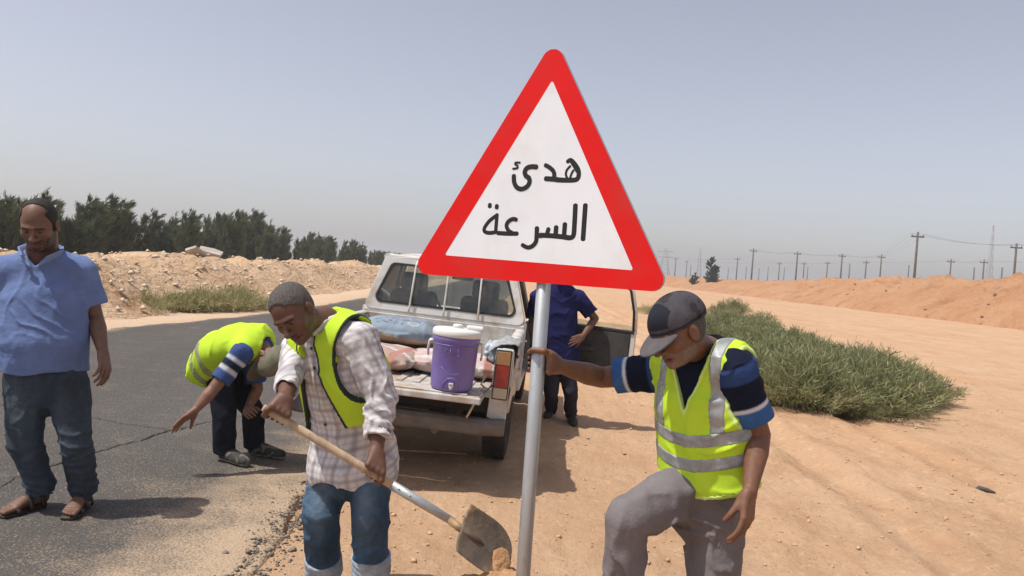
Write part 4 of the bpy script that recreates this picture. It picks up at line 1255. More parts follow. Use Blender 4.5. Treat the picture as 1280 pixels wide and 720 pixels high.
    # buttons down the front
    for k in range(6):
        c = pel.lerp(neck, .86 - .135 * k)
        # walk outwards to the cloth
        best = None
        for st in range(60):
            p = c + fv * (.06 + st * .004)
            dd = field(tor + [Cut(hem)], np.array([A3(p)]), None, None)
            if dd is not None and dd[0] > -.002: best = p; break
        if best is not None:
            M = fv.to_track_quat('Z', 'Y').to_matrix()
            mb = MB().lathe([(0.0068, -.006), (0.0068, .003), (.005, .0045)], M, 10); mb.v = [v + best - base for v in mb.v]
            mb.build('button', m_button, shirt)
    # open hi-vis vest
    vs = [Chain([wai + (pel - wai) * .25, wai, che, upp], [(.225, .178), (.222, .180), (.232, .176), (.205, .146)], side, .03),
          Chain([shR.lerp(neck, .34), neck + Vector((.01, .02, -.045)), shL.lerp(neck, .30)], [.096, .096, .096], None, .04)]
    hole = [Ell(shL + unit(side) * .035 + Vector((-.01, 0, -.060)), (.128, .15, .20), None, .012, 's'), Ell(shR - unit(side) * .065 + Vector((.0, 0, -.05)), (.112, .13, .17), None, .012, 's'),
            Chain([neck + Vector((-.0, -.02, .10)), neck + Vector((-.012, -.05, -.02))], [.082, .078], None, .01, 's')]
    def opening(P):
        q = tl(P); w = .050 + .085 * np.clip((.46 - q[:, 2]) / .3, 0, 1.1)
        front = (q[:, 1] * fsign) > -.02
        return np.where(front, w - np.abs(q[:, 0] + .01), -1.0)
    fsign = 1.0 if tl(np.array([A3(pel + fv * .3)]))[0, 1] > 0 else -1.0
    def vhem(P): return -(tl(P)[:, 2] - .175 - .03 * np.sin(tl(P)[:, 0] * 9))
    vf = vs + hole + [Cut(opening), Cut(vhem), Disp(folds((8, 8, 4), .005, 61)), Disp(dfolds((.3, 0, 1), 8, .005, 62, 4))]
    vcol = lambda V: np.clip(np.tile(rgb(*HI), (len(V), 1)) * (1 + .09 * fbm(V * 8, 4, 2))[:, None], 0, 1)
    vest = body_mesh('hi_vis_vest', vf, .0056, m_vest, e, base, vcol)
    # dark piping round the armholes and down the open fronts, tape round the back
    def pipe(P):
        q = tl(P); w = .050 + .085 * np.clip((.46 - q[:, 2]) / .3, 0, 1.1)
        a = np.abs(np.abs(q[:, 0] + .01) - (w + .006)) - .007
        a = np.where((q[:, 1] * fsign) > -.02, a, 1.0)
        for h in hole[:2]:
            dd = h.d(P.astype(np.float32), None, None); a = np.minimum(a, np.abs(dd - .004) - .008)
        return a
    body_mesh('piping', vf + [Grow(.0025), Shell(.009), Cut(pipe)], .006, mat('piping_dark', (.02, .03, .028), rough=.8), vest, base)
    def band(P):
        q = tl(P)
        a = np.minimum(np.abs(q[:, 2] - .30) - .024, np.abs(q[:, 2] - .215) - .020)
        return np.maximum(a, 0.055 + q[:, 1] * fsign * 1.0 - .10)
    body_mesh('reflective_band', vf + [Grow(.0022), Shell(.009), Cut(band)], .005, m_refl, vest, base)
    # jeans with turned-up cuffs
    jp = [Chain([J(440, 596, 3.50), pel], [(.15, .115), (.165, .125)], side, .02)]
    cuffs = []
    for i, (hip, knee, heel, fd) in enumerate(feet):
        end = heel.lerp(knee, .42) if False else J((405, 464)[i], 714, (3.58, 3.42)[i])
        jp.append(Chain([hip, hip.lerp(knee, .55), knee, knee.lerp(end, .55), end], [(.090, .096), (.088, .094), (.082, .086), (.077, .080), (.074, .077)], side, .022, flat=True))
        jp += [Disp(near(knee, .15, dfolds((.7 * (1 - 2 * i), 0, .8), 13, .008, 80 + i, 5))), Disp(near(hip.lerp(knee, .4), .14, dfolds((.8, 0, .6), 13, .011, 90 + i, 4))), Disp(near(knee.lerp(end, .5), .12, dfolds((-.8, 0, .7), 12, .007, 95 + i, 5)))]
        cuffs.append((end, knee))
    jp.append(Disp(folds((12, 12, 8), .005, 97)))
    def jc(V):
        C = np.tile(rgb(.050, .092, .150), (len(V), 1)); n = fbm(V * np.array([8, 8, 4]), 4, 23)
        C *= (1.0 + .45 * n)[:, None]
        for hip, knee, heel, fd in feet:
            f = np.exp(-(((V - A3(hip.lerp(knee, .6) + Vector((0, -.09, 0)))) / np.array([.05, .10, .13])) ** 2).sum(1))
            C = C * (1 - .5 * f[:, None]) + rgb(.22, .30, .38) * .5 * f[:, None]
        return np.clip(C, 0, 1)
    jeans = body_mesh('jeans', jp, .007, m_denim, e, base, jc)
    for (end, knee) in cuffs:
        t = (end - knee).normalized()
        body_mesh('cuff', [Chain([end - t * .085, end + t * .004], [.087, .089], None, .01, flat=True, flat0=True), Disp(dfolds(Vector((.3, 0, 1)), 24, .004, 7, 6))], .005, m_denim, jeans, base, lambda V: np.clip(np.tile(rgb(.34, .40, .46), (len(V), 1)) * (1 + .25 * fbm(V * 20, 3, 6))[:, None], 0, 1))
    for hip, knee, heel, fd in feet:
        d = unit((fd[0], fd[1], 0)); t = Vector((-d.y, d.x, 0)); u = Vector((0, 0, 1))
        body_mesh('sandal', [Chain([heel - u * .010, heel + d * .10 - u * .010, heel + d * .18 - u * .010, heel + d * .232 - u * .010], [(.040, .013), (.040, .013), (.050, .013), (.042, .013)], t, .01),
                             Chain([heel + d * .15 + t * .05 - u * .005, heel + d * .155 + t * .025 + u * .045, heel + d * .155 - t * .025 + u * .045, heel + d * .15 - t * .05 - u * .005], [.012] * 4, None, .01)], .006, m_leather, e, base)
man_shovel()

# ------------------------------------------------------------------ man in cap steadying the post
POST = Vector((J(668, 520, 2.90).x, 2.90, 0))
def man_post():
    gx, gy = 0.78, 2.86
    base = Vector((gx, gy, gz(gx, gy)))
    e = empty('person', base, 'man in grey cap, closed yellow vest and grey trousers steadying the sign post', 'person')
    side = Vector((.72, -.66, 0))
    hd = J(848, 413, 2.70); R = frame((-.80, -.36, -.50), (-.30, -.10, .95))
    neck = J(884, 442, 2.84)
    pel, wai, che, upp = J(884, 612, 2.86), J(882, 570, 2.85), J(880, 505, 2.83), J(882, 462, 2.83)
    shL, elL, wrL = J(919, 462, 2.68), J(949, 543, 2.72), J(937, 615, 2.61)
    shR, elR = J(824, 464, 3.00), J(752, 472, 3.10)
    hp = J(671, 452, 2.90); hp = Vector((POST.x, POST.y, hp.z))
    wrR = hp + Vector((.075, .035, -.012))
    body = head_prims(hd, R, neck + Vector((0, .02, -.01)), 1.0, .058)
    body += [Chain([neck, upp, pel], [.06, .05, .05], None, .03)]
    body += arm_prims(shL, elL, wrL) + arm_prims(shR, elR, wrR, 1.05)
    body += hand_prims(wrL, J(931, 664, 2.57) - wrL, Vector((-.70, .62, 0)), -1, (.25, .35, .25), .015, 1.02, .3, .25, .1)
    body += grip_prims(wrR, hp, Vector((0, 0, 1)), .027, Vector((.85, -.35, 0)), 1.02, 1, 1)
    # legs: right one forward with bent knee, left one straight
    hipR, kneeR = J(850, 614, 2.81), J(785, 650, 2.65)
    hipL, kneeL = J(898, 622, 2.85), J(888, 745, 2.79)
    hRx, hRy = kneeR.x + .02, kneeR.y + .10
    heelR = Vector((hRx, hRy, gz(hRx, hRy) + .0)); heelL = Vector((kneeL.x + .02, 2.88, gz(kneeL.x, 2.88)))
    body += [Chain([hipR, kneeR, heelR + Vector((0, 0, .1))], [.028, .028, .034], None, .02), Chain([hipL, kneeL, heelL + Vector((0, 0, .1))], [.028, .028, .034], None, .02)]
    body_mesh('body', body, .0044, m_skin_b, e, base, skin_col(hd, R, (0.185, 0.085, 0.050), ((.22, .20, .185), .55, 'mc')))
    def hl(q): return np.maximum(np.maximum(q[:, 1] + .005 - np.maximum(0, q[:, 2]) * .4, -.06 - q[:, 2]), q[:, 2] - .05)
    body_mesh('hair', hair_prims(hd, R, hl, 24, 1.0, .004), .004, m_hair_g, e, base)
    crown, brim = cap_prims(hd, R, 1.0, .075, -.040)
    def cc(V):
        q = loc(V, hd, R); C = np.tile(rgb(.075, .070, .080), (len(V), 1)) * (1 + .15 * fbm(V * 25, 3, 4))[:, None]
        dk = (q[:, 0] > -.045) & (q[:, 0] < .060) & (q[:, 1] > .035) & (q[:, 2] > .05)
        C[dk] = rgb(.022, .024, .034)
        seam = np.abs(q[:, 2] - .035) < .005
        C[seam] *= .45
        dr = (fbm(V * 30, 3, 44) > .18) & (q[:, 1] < .03)
        C[dr] *= .6
        return np.clip(C, 0, 1)
    cap = body_mesh('cap', crown, .004, m_capf, e, base, cc)
    body_mesh('brim', brim, .0035, m_capf, cap, base, lambda V: np.clip(np.tile(rgb(.105, .095, .10), (len(V), 1)) * (1 + .12 * fbm(V * 30, 2, 5))[:, None], 0, 1))
    # shirt: navy with blue sleeve ends and white lines
    tor = [Chain([J(884, 588, 2.86), wai, che, upp, neck + Vector((.0, .01, -.03))], [(.168, .132), (.166, .134), (.178, .134), (.168, .112), (.088, .08)], side, .03),
           Chain([shR, neck + Vector((0, .02, -.05)), shL], [.074, .08, .074], None, .05)]
    sl = [Chain([shL, shL.lerp(elL, .4), shL.lerp(elL, .76)], [.074, .070, .071], None, .03, flat=True), Chain([shR, shR.lerp(elR, .4), shR.lerp(elR, .74)], [.076, .071, .072], None, .03, flat=True)]
    sub = [Chain([shL.lerp(elL, .55), shL.lerp(elL, .95)], [.055, .066], None, .004, 's'), Chain([shR.lerp(elR, .55), shR.lerp(elR, .95)], [.055, .064], None, .004, 's'),
           Chain([neck + Vector((0, -.01, .06)), neck + Vector((-.05, -.08, -.04))], [.068, .030], None, .01, 's')]
    wr = [Disp(folds((11, 11, 5), .004, 127)), Disp(near(shL, .14, dfolds(elL - shL, 16, .006, 105, 6))), Disp(near(shR.lerp(elR, .5), .14, dfolds(elR - shR, 16, .006, 106, 6)))]
    def scol(V):
        C = np.tile(rgb(.010, .014, .032), (len(V), 1))
        for sh, el in ((shL, elL), (shR, elR)):
            d = np.array(unit(el - sh)[:]); L_ = (el - sh).length
            q = V - A3(sh); t = (q @ d) / L_; rad = np.linalg.norm(np.cross(q, d), axis=1)
            on = rad < .105
            def lay(C, c, t0, t1):
                w = (np.clip(((t - t0) * L_) / .006 + .5, 0, 1) * np.clip(((t1 - t) * L_) / .006 + .5, 0, 1) * on)[:, None]
                return C * (1 - w) + rgb(*c) * w
            C = lay(C, (.03, .06, .17), -.12, .12); C = lay(C, (.045, .12, .30), .54, 1.2); C = lay(C, (.62, .64, .68), .485, .54)
        q = V - A3(shL)
        return np.clip(C * (1 + .15 * fbm(V * 20, 2, 3))[:, None], 0, 1)
    shirt = body_mesh('striped_shirt', tor + sl + sub + wr, .0056, m_cloth, e, base, scol)
    s_ = unit(side); col = []
    for sx in (-1, 1):
        pts = [neck + Vector((.05, .075, .035)), neck + s_ * sx * .074 + Vector((.02, .03, .028)), neck + s_ * sx * .080 + Vector((-.03, -.045, .0)), neck + s_ * sx * .03 + Vector((-.075, -.085, -.055))]
        col.append(Chain(pts, [(.036, .008), (.036, .008), (.034, .008), (.024, .008)], Vector((0, -.1, 1)), .006))
    body_mesh('collar', col, .004, m_cloth, shirt, base, lambda V: np.tile(rgb(.010, .012, .022), (len(V), 1)))
    # closed hi-vis vest
    up = neck - pel; tl = local(pel, up, side)
    fv = unit(Vector(side).cross(up)); fv = fv if fv.y < 0 else -fv
    fs = 1.0 if tl(np.array([A3(pel + fv * .3)]))[0, 1] > 0 else -1.0
    vs = [Chain([J(886, 615, 2.86), wai, che, upp], [(.196, .160), (.190, .156), (.198, .152), (.184, .130)], side, .03),
          Chain([shR.lerp(neck, .28), neck + Vector((0, .02, -.045)), shL.lerp(neck, .22)], [.094, .094, .094], None, .04)]
    hole = [Ell(shL + s_ * .085 + Vector((0, 0, -.055)), (.095, .12, .155), None, .012, 's'), Ell(shR - s_ * .090 + Vector((0, 0, -.04)), (.100, .12, .15), None, .012, 's'),
            Chain([neck + Vector((0, -.02, .10)), neck + Vector((-.012, -.03, -.02))], [.086, .084], None, .01, 's')]
    def vneck(P):
        q = tl(P); return np.where(q[:, 1] * fs > -.03, .085 * np.clip((q[:, 2] - .335) / .2, -1, 1) - np.abs(q[:, 0]), -1.0)
    def vhem(P): q = tl(P); return -(q[:, 2] - .042 + .028 * np.cos(q[:, 0] * 12) + .02 * q[:, 0] / .2)
    vf = vs + hole + [Cut(vneck), Cut(vhem), Disp(folds((9, 9, 5), .0055, 161)), Disp(dfolds((.25, 0, 1), 9, .006, 162, 4)), Disp(near(J(850, 590, 2.7), .16, dfolds((.7, 0, .7), 13, .008, 163, 4))), Disp(near(J(905, 530, 2.65), .14, dfolds((-.5, 0, .8), 13, .007, 164, 4)))]
    vcol = lambda V: np.clip(np.tile(rgb(*HI), (len(V), 1)) * (1 + .09 * fbm(V * 8, 4, 2))[:, None], 0, 1)
    vest = body_mesh('hi_vis_vest', vf, .0056, m_vest, e, base, vcol)
    def band(P):
        q = tl(P); sag = .02 * np.cos(q[:, 0] * 11)
        a = np.minimum(np.abs(q[:, 2] - .245 + sag) - .024, np.abs(q[:, 2] - .155 + sag) - .024)
        return a
    body_mesh('reflective_band', vf + [Grow(.0025), Shell(.009), Cut(band)], .005, m_refl, vest, base)
    for sx in (-1, 1):
        def strap(P, sx=sx):
            q = tl(P); return np.maximum(np.abs(q[:, 0] - sx * .115) - .024, .268 - .02 * np.cos(q[:, 0] * 11) - q[:, 2])
        body_mesh('reflective_band', vf + [Grow(.0025), Shell(.009), Cut(strap)], .005, m_refl, vest, base)
    m_pale = mat('piping_pale', (.60, .78, .20), rough=.8)
    def edge(P):
        q = tl(P)
        a = np.where(q[:, 1] * fs > 0, np.abs(vneck(P) + .006) - .006, 1.0)
        for h in hole[:2]:
            a = np.minimum(a, np.abs(h.d(P.astype(np.float32), None, None) - .006) - .010)
        return a
    body_mesh('piping', vf + [Grow(.0018), Shell(.009), Cut(edge)], .0045, m_pale, vest, base)
    body_mesh('hem', vf + [Grow(.0018), Shell(.009), Cut(lambda P: np.abs(-vhem(P) - .006) - .008)], .006, m_pale, vest, base)
    # trousers
    jp = [Chain([J(880, 640, 2.85), pel], [(.150, .12), (.168, .135)], side, .02),
          Chain([hipR, hipR.lerp(kneeR, .5), kneeR, kneeR.lerp(heelR, .5), heelR + Vector((0, 0, .05))], [(.098, .105), (.088, .094), (.074, .082), (.068, .076), (.072, .084)], side, .035, flat=True),
          Chain([hipL, hipL.lerp(kneeL, .5), kneeL, kneeL.lerp(heelL, .5), heelL + Vector((0, 0, .05))], [(.108, .118), (.100, .108), (.090, .096), (.084, .09), (.088, .098)], side, .03, flat=True)]
    jp += [Disp(near(hipR.lerp(kneeR, .3), .17, dfolds(Vector((.35, 0, 1)), 12, .017, 180, 4))), Disp(near(kneeR.lerp(heelR, .25), .15, dfolds((.9, 0, .5), 11, .014, 181, 4))), Disp(near(hipL.lerp(kneeL, .45), .2, dfolds((.8, 0, .7), 11, .010, 182, 5))), Disp(folds((11, 11, 8), .005, 183))]
    body_mesh('trousers', jp, .007, m_cloth, e, base, lambda V: np.clip(np.tile(rgb(.185, .165, .168), (len(V), 1)) * (1 + .10 * fbm(V * 9, 3, 8))[:, None], 0, 1))
    for heel, fd in ((heelR, (-.8, -.6)), (heelL, (-.5, -.85))):
        body_mesh('shoe', shoe_prims(heel, fd), .006, m_shoe, e, base, lambda V: np.tile(rgb(.05, .035, .025), (len(V), 1)))
man_post()

# ------------------------------------------------------------------ man bending down on the road
def man_bending():
    base = Vector((-1.9, 5.5, road_z(-1.9, 5.5)))
    e = empty('person', base, 'man in olive cap and yellow vest bending down with one hand reaching to the road', 'person')
    side = Vector((.10, .97, .12))
    pel = J(266, 452, 5.55); wai = J(276, 438, 5.50); che = J(298, 429, 5.45); upp = J(317, 428, 5.42)
    neck = J(325, 433, 5.39)
    hd = J(334, 449, 5.32); R = frame((-.58, -.30, -.74), (.66, -.42, -.30))
    shR, elR, wrR = J(303, 441, 5.24), J(267, 486, 5.14), J(244, 513, 5.05)
    shL, elL, wrL = J(314, 440, 5.60), J(322, 486, 5.62), J(309, 512, 5.50)
    body = head_prims(hd, R, neck, 1.0, .058) + [Chain([neck, che, pel], [.06, .05, .05], None, .03)]
    body += arm_prims(shR, elR, wrR) + arm_prims(shL, elL, wrL)
    body += hand_prims(wrR, J(213, 538, 5.0) - wrR, Vector((.3, -.3, -.9)), -1, (.08, .12, .1), .10, 1.05, .15, .6)
    body += hand_prims(wrL, J(312, 520, 5.0) - wrL, Vector((0, .9, -.4)), 1, (.4, .5, .4), .03, 1.0, .3, .5)
    feet = []
    for i, (hx, hy, hz, kx, ky, kz, px, py, fd) in enumerate(((273, 465, 5.50, 281, 520, 5.44, 276, 577, (.8, -.5)), (284, 462, 5.66, 316, 512, 5.64, 313, 570, (.95, -.25)))):
        hip, knee = J(hx, hy, hz), J(kx, ky, kz); g = G(px, py, .055)
        heel = Vector((g.x, g.y + .06, road_z(g.x, g.y))); feet.append((hip, knee, heel, fd))
        body += [Chain([hip, knee, heel + Vector((0, 0, .1))], [.028, .028, .034], None, .02)]
    body_mesh('body', body, .006, m_skin_b, e, base, skin_col(hd, R, (0.23, 0.115, 0.075)))
    crown, brim = cap_prims(hd, R, 1.08, .08, -.02)
    cc = lambda V: np.clip(np.tile(rgb(.185, .175, .125), (len(V), 1)) * (1 + .25 * fbm(V * 25, 3, 4))[:, None], 0, 1)
    cap = body_mesh('cap', crown, .005, m_capf, e, base, cc)
    body_mesh('brim', brim, .004, m_capf, cap, base, lambda V: np.tile(rgb(.10, .085, .06), (len(V), 1)))
    tor = [Chain([pel, wai, che, upp, neck + Vector((0, .03, 0))], [(.155, .115), (.16, .115), (.17, .12), (.155, .105), (.08, .08)], side, .03), Chain([shR, upp, shL], [.070, .08, .070], None, .05)]
    sl = [Chain([shR, shR.lerp(elR, .45), shR.lerp(elR, .78)], [.070, .066, .068], None, .025, flat=True), Chain([shL, shL.lerp(elL, .8)], [.08, .078], None, .03, flat=True)]
    def scol(V):
        C = np.tile(rgb(.05, .085, .22), (len(V), 1)); t = (V - A3(shR)) @ np.array(unit(elR - shR)[:]) / (elR - shR).length
        on = np.linalg.norm(V - A3(shR.lerp(elR, .4)), axis=1) < .2; L_ = (elR - shR).length
        for c, t0, t1 in (((.015, .02, .04), .28, .44), ((.5, .52, .55), .18, .27), ((.5, .52, .55), .44, .54)):
            w = (np.clip((t - t0) * L_ / .009 + .5, 0, 1) * np.clip((t1 - t) * L_ / .009 + .5, 0, 1) * on)[:, None]; C = C * (1 - w) + rgb(*c) * w
        return C
    body_mesh('striped_shirt', tor + sl + [Disp(folds((12, 12, 6), .005, 227))], .008, m_cloth, e, base, scol)
    up = upp - pel; tl = local(pel, up, side)
    vs = [Chain([pel + (pel - wai) * .55, wai, che, upp], [(.205, .152), (.200, .150), (.208, .148), (.19, .134)], side, .03), Chain([shR.lerp(upp, .25), upp + Vector((-.01, 0, .015)), shL.lerp(upp, .25)], [.095, .105, .095], None, .05)]
    hole = [Ell(shR + Vector((-.03, -.075, -.10)), (.115, .085, .13), None, .012, 's'), Ell(shL + Vector((-.03, .075, -.10)), (.115, .085, .13), None, .012, 's'), Ell(neck + Vector((.045, -.02, -.015)), (.095, .09, .095), None, .012, 's'),
            Cut(lambda P: -(tl(P)[:, 2] + .085 + .02 * np.sin(P[:, 2] * 20)))]
    vf = vs + hole + [Disp(folds((7, 7, 7), .007, 261)), Disp(dfolds((1, 0, .3), 9, .006, 262, 4))]
    vest = body_mesh('hi_vis_vest', vf, .0075, m_vest, e, base, lambda V: np.clip(np.tile(rgb(*HI), (len(V), 1)) * (1 + .09 * fbm(V * 8, 4, 2))[:, None], 0, 1))
    def band(P):
        q = tl(P); return np.minimum(np.abs(q[:, 2] + .01) - .022, np.abs(q[:, 2] - .075) - .022)
    body_mesh('reflective_band', vf + [Grow(.0028), Shell(.009), Cut(band)], .006, mat('tape_olive', (.23, .26, .10), (.33, .35, .2), scale=20, rough=.5), vest, base)
    jp = [Chain([pel + Vector((0, 0, -.06)), pel], [(.13, .11), (.15, .13)], side, .02)]
    for hip, knee, heel, fd in feet:
        jp.append(Chain([hip, knee, heel + Vector((0, 0, .07))], [(.088, .105), (.070, .082), (.068, .076)], side, .025, flat=True))
    jp.append(Disp(folds((9, 9, 6), .006, 283)))
    body_mesh('trousers', jp, .007, m_cloth, e, base, lambda V: np.clip(np.tile(rgb(.016, .018, .027), (len(V), 1)) * (1 + .3 * fbm(V * 9, 3, 8))[:, None], 0, 1))
    for hip, knee, heel, fd in feet:
        d = np.array(unit((fd[0], fd[1], 0))[:])
        def sc(V, heel=heel):
            C = np.tile(rgb(.035, .033, .03), (len(V), 1)); C[V[:, 2] < heel.z + .022] = rgb(.38, .36, .32); n = fbm(V * 30, 2, 2) > .25; C[n] = rgb(.16, .14, .115); return C
        body_mesh('shoe', shoe_prims(heel, fd), .006, m_shoe, e, base, sc)
man_bending()

# ------------------------------------------------------------------ man by the open truck door
def man_door():
    base = Vector((.55, 8.1, gz(.55, 8.1)))
    e = empty('person', base, 'man in dark blue shirt standing hand on hip beside the open truck door', 'person')
    side = Vector((1, .1, 0)); Y = 8.1
    pel, wai, che, upp, neck = J(701, 448, Y), J(699, 425, Y), J(697, 390, Y), J(697, 368, Y), J(697, 352, Y)
    hd = J(696, 332, Y - .06); R = frame((-.35, -.85, -.35), (0, 0, 1))
    shL, elL, wrL = J(722, 372, Y), J(744, 398, Y + .08), J(728, 421, Y - .10)
    shR, elR, wrR = J(672, 372, Y), J(665, 404, Y + .05), J(667, 432, Y - .06)
    body = head_prims(hd, R, neck) + [Chain([neck, che, pel], [.06, .05, .05], None, .03)] + arm_prims(shL, elL, wrL) + arm_prims(shR, elR, wrR)
    body += hand_prims(wrL, J(711, 428, Y - .16) - wrL, Vector((-.2, .95, -.2)), 1, (.2, .3, .2), .08, 1.05, .2, .6)
    body += hand_prims(wrR, J(668, 446, Y - .08) - wrR, Vector((.9, .2, 0)), -1, (.3, .4, .3), .03, 1.0, .3, .4)
    feet = []
    for hx, kx, px, py, fd in ((690, 689, 688, 524, (-.25, -1)), (706, 713, 713, 528, (.1, -1))):
        hip, knee = J(hx, 452, Y), J(kx, 488, Y - .06); g = G(px, py, -.06); heel = Vector((g.x, g.y, gz(g.x, g.y) - .004)); feet.append((hip, knee, heel, fd))
        body += [Chain([hip, knee, heel + Vector((0, 0, .1))], [.028, .028, .034], None, .02)]
    body_mesh('body', body, .0075, m_skin_b, e, base, skin_col(hd, R, (0.15, 0.072, 0.045), ((.02, .016, .014), .8, 'mc')))
    body_mesh('hair', hair_prims(hd, R, lambda q: np.maximum(q[:, 1] - .06 + .8 * np.maximum(0, .08 - q[:, 2]), -.04 - q[:, 2]), 34), .006, m_hair_k, e, base)
    tor = [Chain([J(701, 455, Y), wai, che, upp, neck + Vector((0, 0, -.06))], [(.205, .16), (.21, .17), (.215, .15), (.19, .12), (.09, .08)], side, .03), Chain([shR, neck + Vector((0, .01, -.07)), shL], [.076, .08, .076], None, .05),
           Chain([shL, shL.lerp(elL, .72)], [.085, .085], None, .03, flat=True), Chain([shR, shR.lerp(elR, .72)], [.085, .085], None, .03, flat=True), Disp(folds((10, 10, 5), .006, 327)), Disp(dfolds((.4, 0, 1), 9, .006, 328, 4))]
    body_mesh('shirt', tor, .010, m_cloth, e, base, lambda V: np.clip(np.tile(rgb(.018, .020, .085), (len(V), 1)) * (1 + .25 * fbm(V * 14, 3, 3))[:, None], 0, 1))
    jp = [Chain([pel + Vector((0, 0, -.08)), pel], [(.14, .12), (.17, .14)], side, .02)]
    for hip, knee, heel, fd in feet: jp.append(Chain([hip, knee, heel + Vector((0, 0, .075))], [(.092, .105), (.074, .085), (.066, .076)], side, .03, flat=True))
    body_mesh('trousers', jp + [Disp(folds((8, 8, 5), .007, 383))], .008, m_cloth, e, base, lambda V: np.clip(np.tile(rgb(.035, .033, .045), (len(V), 1)) * (1 + .3 * fbm(V * 9, 3, 8))[:, None], 0, 1))
    for hip, knee, heel, fd in feet: body_mesh('shoe', shoe_prims(heel, fd), .007, m_shoe, e, base, lambda V: np.tile(rgb(.04, .035, .03), (len(V), 1)))
man_door()
# ------------------------------------------------------------------ warning sign
m_red = mat('sign_red', (0.68, 0.005, 0.005), (0.72, 0.008, 0.007), scale=6, rough=0.45, spec=0.25, c3=(0.50, 0.045, 0.035), scale3=2.5, t3=(0.5, 0.85))
def sheeting():
    m = mat('sign_white', (0.80, 0.83, 0.87), (0.76, 0.79, 0.83), scale=5, rough=0.4, spec=0.45, c3=(0.66, 0.64, 0.61), scale3=3, t3=(0.5, 0.85))
    nt = m.node_tree; b = nt.nodes['Principled BSDF']; N, L = nt.nodes.new, nt.links.new
    tc = N('ShaderNodeTexCoord'); w = N('ShaderNodeTexVoronoi'); w.inputs['Scale'].default_value = 160
    L(tc.outputs['Object'], w.inputs['Vector'])
    bp = N('ShaderNodeBump'); bp.inputs['Strength'].default_value = 0.12; bp.inputs['Distance'].default_value = 0.002
    L(w.outputs['Distance'], bp.inputs['Height']); L(bp.outputs[0], b.inputs['Normal'])
    return m
m_white = sheeting()
m_ink = mat('sign_ink', (0.006, 0.006, 0.007), rough=0.55)
m_galv = mat('galvanised', (0.36, 0.38, 0.40), (0.48, 0.50, 0.51), scale=9, rough=0.5, metal=0.55, bump=0.1, bscale=60, c3=(0.27, 0.28, 0.29), scale3=22, stretch=(1, 1, 0.35))
m_alu = mat('sign_back', (0.45, 0.46, 0.47), rough=0.45, metal=0.6)
YAW = math.radians(25)
SN = Vector((-math.sin(YAW), -math.cos(YAW), 0)); SR = Vector((math.cos(YAW), -math.sin(YAW), 0)); SU = Vector((0, 0, 1))
SO = POST + SN * 0.033 + SU * 1.9          # a point of the sign face
def on_sign(px, py):
    d = pdir(px, py); c = Vector((0, 0, CZ))
    p = c + d * ((SO - c).dot(SN) / d.dot(SN))
    return (p - SO).dot(SR), (p - SO).dot(SU)
def round_poly(pts, r, seg=7):
    out = []; n = len(pts)
    for i in range(n):
        p = Vector(pts[i]); a = (Vector(pts[i - 1]) - p).normalized(); b = (Vector(pts[(i + 1) % n]) - p).normalized()
        ang = a.angle(b); t = r / math.tan(ang / 2); c = p + (a + b).normalized() * (r / math.sin(ang / 2))
        s = p + a * t - c; e_ = p + b * t - c
        for k in range(seg + 1):
            f = k / seg; v = s.lerp(e_, f).normalized() * r; out.append(c + v)
    return out
